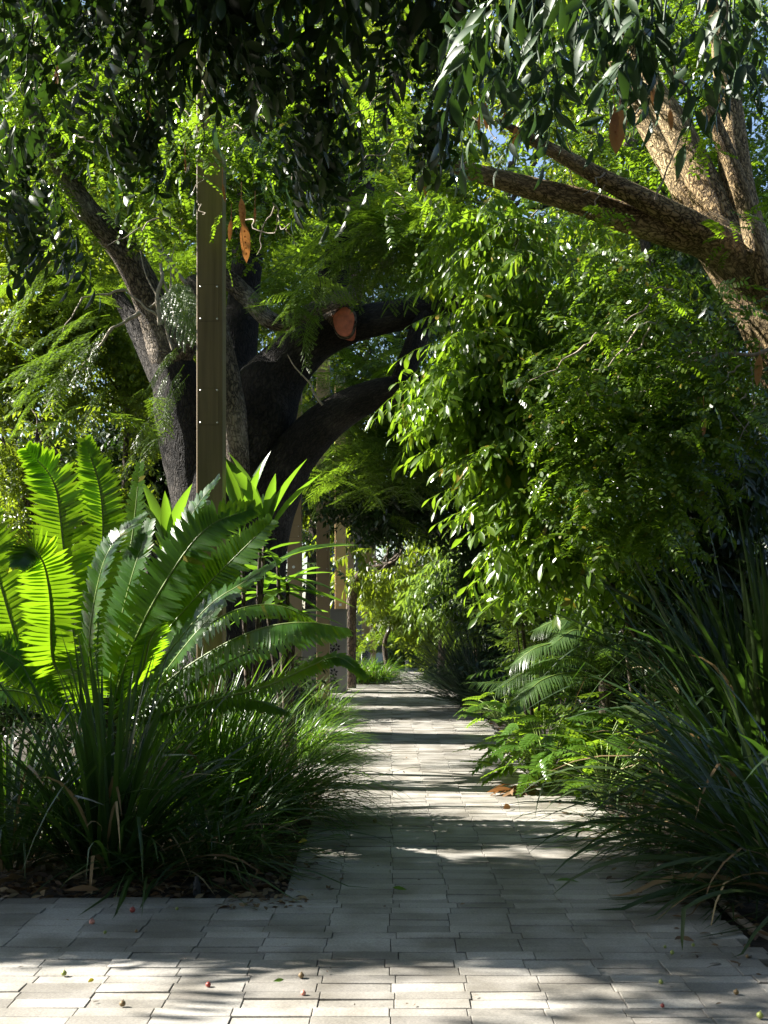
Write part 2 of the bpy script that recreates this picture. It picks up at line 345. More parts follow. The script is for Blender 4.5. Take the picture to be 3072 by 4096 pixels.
def blob_points(blobs, dens=1.):
    """blobs: (px, py, Y, rx_px, ry_px, rY, n) -> clump positions"""
    out = []
    for px, py, Y, rx, ry, rY, n in blobs:
        n = max(1, int(n*dens)); d = rdir(n)*(U(0, 1, (n, 1))**.4)
        out.append(at(px, py, Y) + d*np.array([rx/F*Y, rY, ry/F*Y]))
    return np.concatenate(out)
def foliage(a, centers, per, spread, T, size, up=.2, masked=True, hint=(0, 0, 1.), zs=(-.5, .5), out=None):
    """sprays gathered in clumps round the given centres"""
    c = np.repeat(centers, per, 0); p = c + rng.normal(0, 1, c.shape)*spread
    d = rdir(len(p), *zs)
    if out is not None: d = nrm(d + np.asarray(out))
    d[:, 2] += up
    if masked:
        k = ~(gap(p) & (p[:, 2] > 1.6)); p, d = p[k], d[k]
    k = p[:, 2] > .15; p, d = p[k], d[k]
    idx = rng.integers(0, len(T), len(p))
    for i in range(len(T)):
        q = idx == i
        if q.any(): a.inst(T[i], mats(d[q], np.asarray(hint, float)+U(-.25, .25, (q.sum(), 3)), size*U(.75, 1.25, q.sum()), U(-.5, .5, q.sum())), p[q])
def limb(a, pts, rough=.06, seg=14, res=6):
    """pts: (px, py, Y, r_px)"""
    a.tube([at(x, y, Y) for x, y, Y, r in pts], [r/F*Y for x, y, Y, r in pts], seg, rough, res)
def twigs(a, centers, root, n, r=.012):
    for c in centers[rng.permutation(len(centers))[:n]]:
        m = root*.45 + c*.55 + U(-.3, .3, 3); a.tube([root, m, c], [r*2.2, r*1.3, r*.4], 6, 0, 4)
def crook(a, p0, p1, r, n=7, amp=.07):
    t = np.linspace(0, 1, n)[:, None]; P = p0*(1-t) + p1*t + U(-amp, amp, (n, 3))*np.linalg.norm(p1-p0)*np.sin(t*3.0)
    a.tube(P, r*(1-.6*t[:, 0]), 5, 0, 3)

# ------------------------------------------------------------------ setting: ground and paving
a = Acc(); a.polys([(-300, -60, -.05), (300, -60, -.05), (300, 500, -.05), (-300, 500, -.05)], [(0, 1, 2, 3)])
tag(a.obj('ground', M['soil'], smooth=False), kind='structure')
def pavers(a, x0, x1, y0, y1, w0=.305, rows=(.09, .15), jag=0.):
    y = y0; r = 0
    while y < y1:
        d = U(*rows); x = x0 + U(-.028, .004); 
        while x < x1 - .05:
            ww = w0*U(.98, 1.02); xe = min(x + ww, x1 + (U(-.06, .05) if jag else 0)); g = .0018
            h = U(-.005, .002); t1, t2 = U(-.0015, .0015, 2); b = .002
            lo = (x+g, y+g); hi = (xe-g, y+d-g)
            if hi[0]-lo[0] < .03: break
            X = [lo[0], hi[0], hi[0], lo[0]]; Yv = [lo[1], lo[1], hi[1], hi[1]]; zt = [h-t1-t2, h+t1-t2, h+t1+t2, h-t1+t2]
            v = [(X[i], Yv[i], -.05) for i in range(4)] + [(X[i], Yv[i], zt[i]-b) for i in range(4)]
            sx = [1, -1, -1, 1]; sy = [1, 1, -1, -1]
            v += [(X[i]+sx[i]*b, Yv[i]+sy[i]*b, zt[i]) for i in range(4)]
            f = [(0,1,5,4),(1,2,6,5),(2,3,7,6),(3,0,4,7),(4,5,9,8),(5,6,10,9),(6,7,11,10),(7,4,8,11),(8,9,10,11)]
            a.polys(v, f); x = xe
        y += d; r += 1
a = Acc()
pavers(a, -.6, 1.68, 6.42, 11.5, jag=1)
pavers(a, -5.18, 1.68, 2.6, 6.42, jag=1)
pavers(a, -1.52, 1.47, 11.5, 26.5, rows=(.09, .15), jag=1)
pavers(a, -4.9, 6, 26.5, 29.6, rows=(.18, .22))
pavers(a, .24, 1.0, 29.6, 37.6, rows=(.18, .22))
pavers(a, -8, 9, 37.6, 41, .6, rows=(.3, .32))
tag(a.obj('path', M['paver'], smooth=False), kind='structure')
a = Acc(); a.polys([(-6, 2, -.035), (1.7, 2, -.035), (1.7, 6.42, -.035), (-6, 6.42, -.035)], [(0,1,2,3)])
a.polys([(-1.55, 11.5, -.035), (1.5, 11.5, -.035), (1.5, 42, -.035), (-1.55, 42, -.035)], [(0,1,2,3)])
a.polys([(-.62, 6.42, -.035), (1.7, 6.42, -.035), (1.7, 11.5, -.035), (-.62, 11.5, -.035)], [(0,1,2,3)])
tag(a.obj('path_joint_sand', solid('joint_sand', (.06, .055, .05), .95, var=.3), smooth=False), kind='structure')

# ------------------------------------------------------------------ light columns along the path
def text_mesh(name, body, size, mat, parent, loc):
    cu = bpy.data.curves.new(name, 'FONT'); cu.body = body; cu.size = size; cu.align_x = 'CENTER'; cu.align_y = 'CENTER'; cu.extrude = .0006
    t = bpy.data.objects.new(name, cu); me = bpy.data.meshes.new_from_object(t); bpy.data.objects.remove(t); me.materials.append(mat)
    o = bpy.data.objects.new(name, me); COL.objects.link(o); o.parent = parent; o.location = loc; o.rotation_euler = (math.radians(90), 0, 0); return o
def column(px, wpx, Y, top, label, mat, sticker=None, plates=(), num='038', square=False):
    X = (px - CX)/F*Y; wd = wpx/F*Y
    t = thing('light_column', (X, Y, 0), label, 'light column', 'steel light columns along the left of the path')
    a = Acc(); w2 = wd/2; c = .006; h = top
    v = []; prof = [(-w2+c,0),(w2-c,0),(w2,c),(w2,wd-c),(w2-c,wd),(-w2+c,wd),(-w2,wd-c),(-w2,c)]
    for z in (0, h): v += [(X+p, Y+q, z) for p, q in prof]
    a.polys(v, [(i, (i+1) % 8, 8+(i+1) % 8, 8+i) for i in range(8)] + [tuple(range(8, 16))])
    a.obj('column_body', M[mat], t, smooth=False)
    a = Acc(); a.box((X-w2-.05, Y-.05, 0), (X+w2+.05, Y+wd+.05, .03)); a.obj('base_plate', M['columnd'], t, smooth=False)
    a = Acc(); a.box((X-w2*.85, Y+wd*.1, h+.001), (X+w2*.85, Y+wd*.9, h+.25)); a.obj('lamp_head', M['grey'], t, smooth=False)
    for (py1, py2) in plates:
        z1 = H - (py1-CY)/F*Y; z2 = H - (py2-CY)/F*Y
        a = Acc(); a.box((X-w2*.80, Y-.0015, z2), (X+w2*.72, Y+.004, z1)); a.obj('plate_gap', M['black'], t, smooth=False)
        a = Acc(); a.box((X-w2*.80+.002, Y-.004, z2+.002), (X+w2*.72-.002, Y+.003, z1-.002)); pl = a.obj('cover_plate', M[mat], t, smooth=False)
        for ex in (-w2*.68, w2*.60):
            for ez in (z1-.022, z2+.022):
                a = Acc(); a.disc((X+ex, Y-.0075, ez), .009, .0035, 10); a.obj('screw', M['steel'], pl)
    if sticker:
        z = H - (sticker-CY)/F*Y; sx = X - .05*wd
        a = Acc()
        if square: a.box((sx-.03+.05*wd, Y-.003, z-.03), (sx+.03+.05*wd, Y+.002, z+.03)); s = a.obj('number_sticker', M['white'], t, smooth=False)
        else: a.disc((sx, Y-.003, z), .025, .004, 20); s = a.obj('number_sticker', M['white'], t, smooth=False)
        if num: text_mesh('number', num, .022, M['black'], s, (sx-X, -.0045, z))
    return t
column(838, 104, 11., 6.9, 'tall bronze square light column with white round number sticker behind the big cycad fronds', 'column', 2011, ((1138, 1285), (1552, 1700)))
column(1177, 56, 20.6, 7, 'grey bronze light column half hidden by broad cordyline leaves', 'columnd', 2268, ((2100, 2150),), num=None)
column(1292, 52, 22., 7, 'brown light column with small round sticker above grey cabinet', 'columnd', 2382, ((2195, 2280),), num=None)
column(1361, 43, 27., 7, 'golden brown light column with square white sticker above grey cabinet', 'columnb', 2419, ((2160, 2340),), num=None, square=True)
column(1403, 25, 36., 7.5, 'dark slim column just right of the perforated grey cabinet', 'columnd', 2488, num=None)
column(1434, 24, 40., 7.5, 'far grey column standing over the small far cabinet', 'grey', 2519, num=None)
column(1453, 15, 42., 7.5, 'narrow orange brown far column between two paler ones', 'columnb', 2533, num=None)
column(1471, 20, 44., 7.5, 'far tan column right of the orange brown one', 'columnb', 2547, num=None)
column(1492, 23, 38., 7.5, 'far dark column nearest the bright end of the path', 'columnd', 2511, num=None)

def cabinet(x0, x1, Y, ptop, depth, label, pat, psize):
    X0, X1 = (x0-CX)/F*Y, (x1-CX)/F*Y; zt = H - (ptop-CY)/F*Y
    t = thing('service_cabinet', ((X0+X1)/2, Y, 0), label, 'cabinet', 'grey service cabinets beside the columns')
    a = Acc(); a.box((X0, Y, 0), (X1, Y+depth, zt)); a.obj('cabinet_body', M['grey'], t, smooth=False)
    a = Acc(); a.box((X0-.015, Y-.015, zt+.001), (X1+.015, Y+depth+.015, zt+.03)); a.obj('cabinet_lid', M['grey'], t, smooth=False)
    a = Acc(); a.box((X0+.02, Y-.006, .05), (X1-.03, Y-.001, zt*.62)); a.obj('door_panel', M['grey'], t, smooth=False)
    a = Acc(); lf = leaf(.62, 0, 0, (0, 1, 0))
    for px, py in pat:
        c = at(px, py, Y); c[1] = Y-.009; r0 = U(0, 6)
        for k in range(6):
            an = r0 + k*math.pi/3; d = np.array([[math.cos(an), 0, math.sin(an)]])
            a.inst(lf, mats(d, np.array([0, -1., 0]), psize), c[None] + d*psize*.22)
    a.obj('leaf_cutout', M['black'], t, smooth=False)
cabinet(1190, 1384, 26., 2441, .7, 'grey metal cabinet with leaf shaped cutouts behind the hanging cycad frond',
        [(x, y) for x, y in ((1345,2590),(1312,2588),(1330,2612),(1275,2618),(1320,2635),(1282,2638),(1330,2715),(1335,2690),(1312,2730),(1340,2742),(1300,2752),(1318,2660),(1262,2650),(1308,2700))], .085)
cabinet(1417, 1484, 40., 2560, .6, 'smaller far grey cabinet under the far columns', [(1456,2618),(1466,2626),(1455,2632),(1466,2612)], .06)
t = thing('sign_board', at(1517, 2676, 40.)*np.array([1, 1, 0]), 'small pale blue grey board behind the far grass clump', 'sign')
p0, p1 = at(1504, 2650, 40.), at(1531, 2611, 40.)
a = Acc(); a.box((p0[0], 40., p0[2]), (p1[0], 40.05, p1[2])); a.obj('panel', M['paleboard'], t, smooth=False)
a = Acc(); a.box((p0[0]+.03, 40.01, 0), (p0[0]+.08, 40.04, p0[2])); a.box((p1[0]-.08, 40.01, 0), (p1[0]-.03, 40.04, p0[2])); a.obj('legs', M['grey'], t, smooth=False)
p0 = at(1627, 2690, 38.5)
a = Acc(); a.tube([(p0[0], 38.5, 0), (p0[0], 38.5, .3)], [.055, .055], 10); a.tube([(p0[0], 38.5, .3), (p0[0], 38.5, .36)], [.065, .05], 10)
tag(a.obj('bollard', M['post'], origin=(p0[0], 38.5, 0)), 'short pale post at the far end of the path', 'bollard')
a = Acc(); p0 = at(785, 3570, 6.6); a.tube([(p0[0], 6.62, -.02), (p0[0], 6.62, .055)], [.022, .022], 10); a.tube([(p0[0], 6.62, .055), (p0[0], 6.62, .085)], [.014, .012], 10)
tag(a.obj('sprinkler_head', M['pipe'], origin=(p0[0], 6.62, 0)), 'short dark sprinkler riser in the leaf litter at the bed edge', 'sprinkler')

# ------------------------------------------------------------------ far buildings
def building(name, x0, x1, Y, ptop, depth, label, wallm, win=None, roofm=None):
    p0, p1 = at(x0, 0, Y), at(x1, 0, Y); zt = H - (ptop-CY)/F*Y
    t = thing(name, ((p0[0]+p1[0])/2, Y, 0), label, 'building')
    a = Acc(); a.box((p0[0], Y, 0), (p1[0], Y+depth, zt)); a.obj('wall', M[wallm], t, smooth=False)
    if roofm:
        a = Acc(); a.box((p0[0]-.4, Y-.5, zt+.002), (p1[0]+.4, Y+depth+.3, zt+.35)); a.obj('roof', M[roofm], t, smooth=False)
    if win:
        nx, nz, z0, z1 = win; wx = (p1[0]-p0[0])/nx; wz = (z1-z0)/nz
        for i in range(nx):
            for k in range(nz):
                a = Acc(); a.box((p0[0]+i*wx+.1, Y-.05, z0+k*wz+.1), (p0[0]+(i+1)*wx-.1, Y-.002, z0+(k+1)*wz-.1)); f = a.obj('window', M['mullion'], t, smooth=False)
                a = Acc(); a.box((p0[0]+i*wx+.16, Y-.06, z0+k*wz+.16), (p0[0]+(i+1)*wx-.16, Y-.051, z0+(k+1)*wz-.16)); a.obj('pane', M['glass'], f, smooth=False)
building('glass_building', 1240, 1396, 62., 1300, 6, 'distant blue glazed building glimpsed between two dark limbs', 'mullion', (1, 7, 1, 17))
building('low_building', 1480, 1900, 48., 2540, 6, 'low dark grey building at the far end of the path', 'wall', None, 'wall')
building('pavilion', -500, 700, 40., 1800, 8, 'tan building with white roof edge behind the left shrubs', 'bricks', (5, 1, 3, 6.5), 'roof')

# ------------------------------------------------------------------ big dark spreading tree (left of the path)
BT = thing('spreading_tree', (at(950, 2940, 16)[0], 16, 0), 'big spreading tree with black rough trunk and an orange cut limb', 'tree')
a = Acc()
limb(a, [(930,2990,16,330),(930,2700,16,250),(930,2350,16,215),(920,2050,16,205),(880,1800,16.1,170),(820,1600,16.2,130)], .05, 28)
limb(a, [(930,2600,16.1,120),(850,2100,16.05,150),(785,1830,16,140),(735,1620,15.9,120),(690,1450,15.8,82),(640,1330,15.7,60)], .05, 18)
limb(a, [(760,1720,16.1,70),(660,1520,16.2,60),(560,1330,16.4,45),(470,1180,16.8,25)], .05, 14)
limb(a, [(900,1800,16.6,110),(950,1450,16.8,75),(985,1100,16.9,62),(1005,800,17,60),(1030,500,17,50),(1080,150,17,36)], .05, 16)
limb(a, [(930,2000,15.9,170),(1040,1640,15.8,150),(1130,1480,15.7,112),(1250,1370,15.6,88),(1370,1310,15.5,78),(1500,1280,15.4,66),(1700,1235,15.2,56),(1900,1150,15,46),(2150,1020,15,30)], .05, 20)
limb(a, [(960,2250,16,180),(1060,2010,15.8,130),(1170,1830,15.6,96),(1300,1690,15.4,82),(1450,1600,15.2,66),(1600,1550,15,48),(1750,1535,14.9,26)], .05, 20)
limb(a, [(1230,1400,15.6,60),(1300,1260,15.6,70),(1350,1050,15.7,62),(1420,840,15.8,52),(1500,600,16,42),(1600,300,16,30)], .05, 14)
limb(a, [(1600,1530,15,40),(1660,1380,15.1,45),(1720,1220,15.2,45)], .05, 10)
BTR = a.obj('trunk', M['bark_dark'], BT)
a = Acc()
limb(a, [(715,1520,15.8,40),(680,1420,15.75,84),(610,1230,15.6,66),(500,1010,15.3,58),(340,830,15,50),(230,640,14.7,38),(120,420,14.3,25)], .05, 20)
limb(a, [(960,1900,15.4,40),(930,1650,15.1,58),(895,1430,15,50),(850,1250,15,42),(760,1120,15.1,30)], .05, 12)
limb(a, [(700,1480,15.8,50),(800,1240,15.4,36),(880,1110,15.1,36),(980,1180,15,38),(1070,1275,15,36),(1150,1290,15,32),(1250,1240,15,30),(1390,1180,15.1,34),(1430,1175,15.2,30)], .05, 12)
limb(a, [(1320,1290,15.3,40),(1400,1200,15.2,32),(1430,1120,15.1,28),(1415,1050,15,22)], .05, 10)
limb(a, [(1560,1060,15.3,36),(1480,900,15.2,30),(1400,770,15.1,26),(1340,640,15,20)], .02, 10)
tag(a.obj('limb', M['bark_sunlit'], BT), 'sunlit grey brown limbs of the spreading tree')
a = Acc(); c = at(1387, 1298, 15.26); th = np.linspace(0, 2*np.pi, 28, endpoint=False)
nn = nrm(np.array([-.2, -1, -.02])); s1 = nrm(np.cross(nn, [0, 0, 1.])); s2 = np.cross(s1, nn); rr = 1 + .04*np.sin(3*th+1) + .03*np.sin(5*th)
ring = c + (np.cos(th)*rr)[:, None]*s1*.135 + (np.sin(th)*rr)[:, None]*s2*.185
v = np.concatenate([ring + nn*.16, ring*1. - nn*.25]); n_ = 28
a.polys(v, [tuple(range(n_))] + [(i, n_+i, n_+(i+1) % n_, (i+1) % n_) for i in range(n_)])
cl = Acc(); cl.tube(np.concatenate([ring, ring[:2]]) + nn*.10, np.full(n_+2, .028), 8, .1, 2); cl.obj('callus', M['bark_sunlit'], BTR)
tag(a.obj('cut_face', M['cut'], BTR, smooth=False), 'orange sawn face of a removed limb')
a = Acc(); a.tube([at(1612,1562,14.75), at(1608,1562,14.66)], [.07, .075], 14, .05); a.obj('branch_collar', M['bark_dark'], BTR)
a = Acc(); a.disc(at(1608,1562,14.655), .045, .01, 14); a.obj('knot_hole', M['black'], BTR)
a = Acc()
for x0, y0, x1, y1, r in ((690,1400,560,1000,5),(720,1330,640,1050,7),(640,1300,640,1010,12),(660,1290,700,980,5),(600,1230,690,1150,6),(640,1270,500,1160,6),(500,1160,330,1190,6),(330,1190,250,1330,4),(1290,1620,1150,1420,5),(700,1120,640,960,5),(740,1130,560,900,8),(560,1250,450,1310,10),(450,1310,330,1460,7)):
    crook(a, at(x0, y0, 14.7), at(x1, y1, 14.6), r/F*14.7, 6, .05)
BTW = a
# feathery crown
a = Acc()
cn = blob_points([(1600,890,13.6,220,50,.5,14),(1240,980,13.8,140,50,.5,7),(1080,1130,14,60,50,.3,3),(760,1240,14.4,60,120,.3,5),(230,1350,13.2,260,200,.8,26),(120,1100,13.5,260,170,.9,20),(330,1560,13.6,230,150,.8,12),(620,1560,14.2,80,80,.4,5),
                  (100,1500,13.6,200,200,.8,16),(420,1080,16.5,260,140,.8,16)])
foliage(a, cn, 7, .16, BIP, .62, .05, True, zs=(-.35, .25))
FRD = [(1420,930,1120,1130),(1490,900,1240,1130),(1560,900,1350,1130),(1620,920,1490,1150),(1660,940,1590,1170),(1380,900,1060,1040),(1640,930,1720,1150),(1480,880,1340,1020),(1700,900,1640,1130),(420,1240,130,1330),(400,1300,90,1420),(380,1330,150,1510),(420,1300,260,1490),(330,1360,40,1450),(200,1100,-20,1250),(320,1010,90,1110),(260,950,20,1010),
       (690,1110,730,1330),(720,1130,760,1290),(650,1150,690,1340),(1200,1290,1080,1390),(1280,1250,1180,1420),(1240,1180,1110,1300),(740,1480,590,1650),(690,1620,540,1770),(640,1730,500,1880),(700,1400,560,1500),(860,1300,820,1430),(600,1550,540,1620),(660,1500,600,1600),(180,1560,20,1660),(330,1600,180,1720),(420,1560,330,1680),(240,1480,60,1560)]
for x0, y0, x1, y1 in FRD:
    for rep_ in range(2):
        Y = U(13.4, 14.3); p0, p1 = at(x0+U(-30, 30), y0+U(-25, 25), Y), at(x1+U(-30, 30), y1+U(-25, 25), Y-U(.1, .4)); d = p1-p0; d[2] += .12
        a.inst(BIP[rng.integers(4)], mats(d[None], np.array([-.45, -.45, .8]), np.linalg.norm(d)*1.05, U(-.25, .25, 1), .8), p0[None])
cn2 = blob_points([(1150,1120,19.,230,200,1,22),(1500,1780,19,260,230,1.2,40),(1750,1650,19,250,200,1.2,26),(820,1120,19.5,200,200,1,14),(1450,1500,19.5,160,120,.8,9)])
foliage(a, cn2, 6, .2, BIP, .75, .05, True, zs=(-.5, .2))
high = blob_points([(250,300,17.5,700,500,2,40),(900,-100,17.5,800,450,2,42),(-500,500,17,500,600,2,30),(-300,-400,17.5,900,500,2,40),(-420,60,14,430,300,1.5,60),(-150,-420,13.2,400,300,1.2,40),(-700,-300,15,400,400,1.6,30)])  # out-of-frame blobs at the left are added to shade the near paving
foliage(a, high, 8, .35, BIP, .7, .05, True, zs=(-.4, .25))
a.obj('crown', M['feather'], BT, extra=(BTW, M['twig']))

# ------------------------------------------------------------------ pod tree on the right with brown limbs
PT = thing('pod_tree', (at(3500, 3205, 10)[0], 10, 0), 'tree at the right edge with speckled brown limbs and flat orange pods', 'tree')
a = Acc()
limb(a, [(3620,3260,10.2,300),(3520,2700,10.2,240),(3380,2100,10.1,205),(3220,1560,10,150),(3070,1240,9.95,130),(2950,1065,9.9,112),(2860,960,9.9,92),(2790,905,9.9,70)], .05, 24)
limb(a, [(2960,1040,9.85,100),(2830,960,9.8,76),(2700,930,9.7,62),(2500,872,9.6,56),(2300,800,9.5,49),(2100,745,9.4,42),(1900,690,9.3,34),(1760,645,9.2,20),(1650,600,9.1,8)], .045, 18)
limb(a, [(2900,990,9.75,70),(2780,905,9.6,52),(2650,835,9.5,45),(2450,735,9.4,38),(2280,640,9.3,31),(2130,560,9.2,23),(1990,480,9.1,9)], .03, 14)
limb(a, [(2960,1120,10.1,95),(2880,900,10.1,78),(2790,680,10.15,62),(2700,500,10.2,55),(2600,330,10.3,42),(2500,100,10.4,30)], .04, 16)
limb(a, [(2820,900,10.5,70),(2720,720,10.5,55),(2630,570,10.6,46),(2540,410,10.7,36),(2440,200,10.8,25)], .04, 14)
limb(a, [(3080,1240,10.1,110),(3000,1000,10.1,80),(2950,750,10.1,66),(2920,480,10.2,56),(2890,200,10.3,44),(2860,-100,10.4,40)], .05, 18)
limb(a, [(3240,1420,9.7,60),(3080,1170,9.6,44),(3020,980,9.5,40),(2970,780,9.5,36),(2890,570,9.5,32),(2830,430,9.5,26)], .03, 12)
limb(a, [(3090,1100,9.9,36),(3030,1030,9.6,20),(2990,1000,9.4,8)], .03, 8)
a.obj('trunk', M['bark_brown'], PT)
a = Acc()
for x0, y0, x1, y1, r in ((3120,1380,2750,1450,9),(2750,1450,2560,1570,6),(2560,1570,2400,1580,4),(2660,1290,2560,1300,6),(2560,1300,2430,1470,5),(2430,1470,2290,1530,4),(2440,1290,2340,1380,5),(2340,1380,2150,1510,5),(2150,1510,2080,1560,3),
        (2600,1310,2500,1450,5),(2500,1450,2450,1570,3),(2900,1340,2820,1480,5),(2820,1480,2740,1440,4),(3000,1560,2920,1640,4),(2960,1460,2880,1540,4),(3020,1600,2940,1800,4),(2860,1400,2720,1440,5),(2700,1160,2580,1140,4),(2640,1170,2500,1290,4),(3000,1450,3010,1620,3),(2920,1640,2990,1730,3),
        (2620,800,2720,560,5),(2300,640,2260,540,4),(2420,690,2330,780,4),(2360,860,2420,740,4),(2560,360,2530,560,5),(2740,340,2640,150,8),(2640,150,2300,60,7)):
    crook(a, at(x0, y0, 9.2), at(x1, y1, 9.1), r/F*9.2, 7, .07)
for k in range(40):
    x, y = U(-100, 2300), U(80, 900); crook(a, at(x, y, U(9.5, 11.5)), at(x+U(-220, 220), y+U(-40, 240), U(9.5, 11)), .007, 7, .09)
PTW = a
a = Acc()
vis = blob_points([(450,300,11.4,500,250,1.,60),(1000,420,11,450,330,1.,65),(150,650,11.8,300,250,1,26),(700,820,11.4,380,150,.8,34),(1150,760,11,250,160,.8,24),(1500,480,10.8,400,330,1,46),(1750,650,10.6,300,220,.9,28),(1650,880,11,200,100,.6,10),
                   (2300,560,10.9,330,250,.6,18),(2150,830,10.9,260,100,.6,5),(2500,250,11.4,400,260,.7,26),(2880,420,11.6,260,350,.6,30),(2950,80,11.6,260,160,.6,22),(1720,640,8.9,70,50,.2,4),(2700,90,11.8,260,140,.6,18),(2000,250,11,380,260,1,38),(3000,800,11.2,150,300,.5,12)])
foliage(a, vis, 1, .16, PIN, .30, -.05, False, hint=(-.35, -.45, .8), zs=(-.7, .3))
foliage(a, vis, 7, .16, PIN, .30, -.05, True, hint=(-.35, -.45, .8), zs=(-.7, .3))
back = blob_points([(250,450,14.7,330,330,.6,46),(650,600,14.9,330,300,.6,44),(1050,620,14.9,260,300,.6,40),(1350,450,14.7,260,330,.6,36),(120,850,14.7,160,160,.5,12),(1020,900,14.9,160,110,.4,12)])
foliage(a, blob_points([(850,480,10.2,130,150,.25,9),(800,620,10.3,60,60,.2,2)]), 7, .09, PIN, .28, -.1, False, hint=(-.35, -.45, .8), zs=(-.7, .3))
foliage(a, back, 8, .16, PIN, .36, -.05, False, hint=(-.35, -.45, .8), zs=(-.7, .3))
low = blob_points([(2450,1180,9.8,280,130,.6,26),(2650,1420,9.6,350,220,.7,48),(2350,1600,9.5,260,220,.6,40),(2650,1750,9.4,300,230,.7,44),(2330,1850,9.4,200,200,.5,22),(2850,1650,9.6,220,300,.5,22),(2500,2050,9.4,260,160,.5,18)])
foliage(a, low, 8, .14, PIN, .27, -.05, True, hint=(-.4, -.5, .75), zs=(-.7, .3))
foliage(a, blob_points([(2930,880,9.2,60,60,.2,2),(2800,600,9.3,60,50,.2,2),(2400,880,9.0,60,40,.2,2)]), 5, .06, PIN, .24, 0, False)
over = blob_points([(-400,-600,9.6,900,700,1.4,46),(600,-800,9.4,900,700,1.4,60),(1600,-700,9.6,900,700,1.4,50),(2700,-700,9.8,900,600,1.4,40),(-1400,-400,9.5,800,700,1.2,30)])  # unseen blobs above the frame, added to shade the overhanging leaves
foliage(a, over, 10, .3, PIN, .36, -.05, True, zs=(-.6, .3))
PCR = a.obj('crown', M['legume'], PT, extra=(PTW, M['twig']))
pods = ((230,310,100,1),(600,450,90,.9),(740,660,60,.6),(890,770,80,.6),(965,850,120,1),(925,920,90,.9),(975,970,170,1),(1020,860,70,.6),(1710,730,110,1),(1940,460,110,1),(1925,480,90,.8),(2065,560,120,1),(2480,520,190,1.5),(2455,500,170,.8),(2610,390,90,1),(2680,480,90,1),(3040,1480,130,1),(2815,1700,110,.8),(30,300,70,.8),(450,560,90,.8),(2020,480,70,.8))
for x, y, L, wf in pods:
    Y = 9.0; c = at(x, y-L/2, Y); a = Acc(); l3 = L/F*Y; T = leaf(.24*wf, .08, .05, (0, .7, 1, 1, .9, .6, 0))
    d = np.array([[U(-.12, .12), U(-.1, .1), -1.]]); a.inst(T, mats(d, np.array([U(-.4, .4), -1., 0]), l3), c[None])
    q = c + d[0]*l3*.5
    a.tube([c+np.array([0, .01, .12]), c], [.003, .003], 5)
    for s_ in np.linspace(.25, .8, 5):
        a.polys((c + nrm(d)[0]*l3*s_ + np.array([0, -.006, 0])) + np.array([(.008,0,0),(0,0,.01),(-.008,0,0),(0,0,-.01)]), [(0,1,2,3)])
    a.obj('seed_pod', M['pod'], PCR)

# ------------------------------------------------------------------ dark overhanging tree at the top of the view
OT = thing('overhanging_tree', (5.2, 5.5, 0), 'near shade tree with long dark drooping leaves hanging over the path', 'tree')
a = Acc(); a.tube([(5.3,5.5,-.1),(5.1,5.6,2),(4.6,5.8,4.5),(3.6,6,6.4),(1.6,6.3,7.4),(-1.5,6.6,7.9),(-4,6.8,7.9)], [.5,.38,.32,.26,.2,.14,.07], 16, .05)
a.tube([(3.9,5.9,6.),(2.6,5.6,6.6),(1.2,5.3,7.)], [.16,.1,.04], 10, .04); a.tube([(1.6,6.3,7.4),(.4,7.2,7.2),(-.8,7.6,6.6)], [.12,.07,.03], 8, .04); a.tube([(-1.5,6.6,7.9),(-2.,6.6,6.8),(-2.1,6.5,5.6)], [.08,.05,.02], 8, .04)
a.obj('trunk', M['bark_plain'], OT)
a = Acc()
hang = blob_points([(120,520,7.2,130,190,.3,7),(130,800,7.2,110,120,.3,6),(40,120,7.2,90,150,.3,4),(530,330,7.4,80,230,.25,8),(600,560,7.5,60,130,.2,3),(800,40,7.4,300,70,.4,6),(980,150,7.3,150,120,.3,7),(1220,300,7.3,110,220,.3,10),(1330,560,7.3,70,150,.2,6),(1600,100,7.2,240,120,.4,7),(1740,380,7.2,50,180,.2,4),(330,10,7.4,320,50,.4,6)])
foliage(a, hang, 4, .075, SPRHANG, .33, -.55, False, zs=(-.8, .1))
foliage(a, blob_points([(300,-450,7.2,700,230,.8,30),(1200,-450,7,800,260,.8,40),(2200,-550,6.6,800,250,.8,30),(700,-800,8,1100,300,1.2,40),(1800,-900,7.5,1100,300,1.2,34)]), 5, .2, SPRHANG, .5, -.3, True, zs=(-.8, .1))
c = np.concatenate([np.stack([U(-12, 12, 420), U(-13, 4.5, 420), U(7.6, 10, 420)], 1), np.stack([U(-13, 13, 200), U(-15, -8, 200), U(1.2, 8, 200)], 1), np.stack([U(7, 12, 110), U(-8, 6, 110), U(1.5, 8, 110)], 1)])  # unseen leaf mass above, behind and beside the camera, added to block sky light
foliage(a, c, 8, .5, [spray(10, LANCELO, .5, 1.) for _ in range(3)], 1.0, -.3, True, zs=(-.8, .2))
uu, vv, zz = U(-1.6, 2.3, 640), U(5.35, 7.7, 640), U(2.4, 8.6, 640); c = np.stack([uu-KX*zz, vv+KY*zz, zz], 1)  # unseen leaves laid along the sun's rays, added to shade the near paving
c = c[(c[:, 0] < -.335*c[:, 1]-1.45) | (zz > 2.2+.532*c[:, 1])]; c = np.concatenate([c, np.stack([U(-10.5, -5.6, 200), U(6., 11., 200), U(2.5, 7.2, 200)], 1)])
foliage(a, c, 8, .35, SPRHLO, .6, -.3, True, zs=(-.8, .2))
for k in range(16):
    x = U(0, 1800); y = U(-150, 100); crook(a, at(x, y, 7.3), at(x+U(-120, 120), y+U(250, 600), 7.2), .007, 7, .06)
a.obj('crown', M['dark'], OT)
a = Acc()
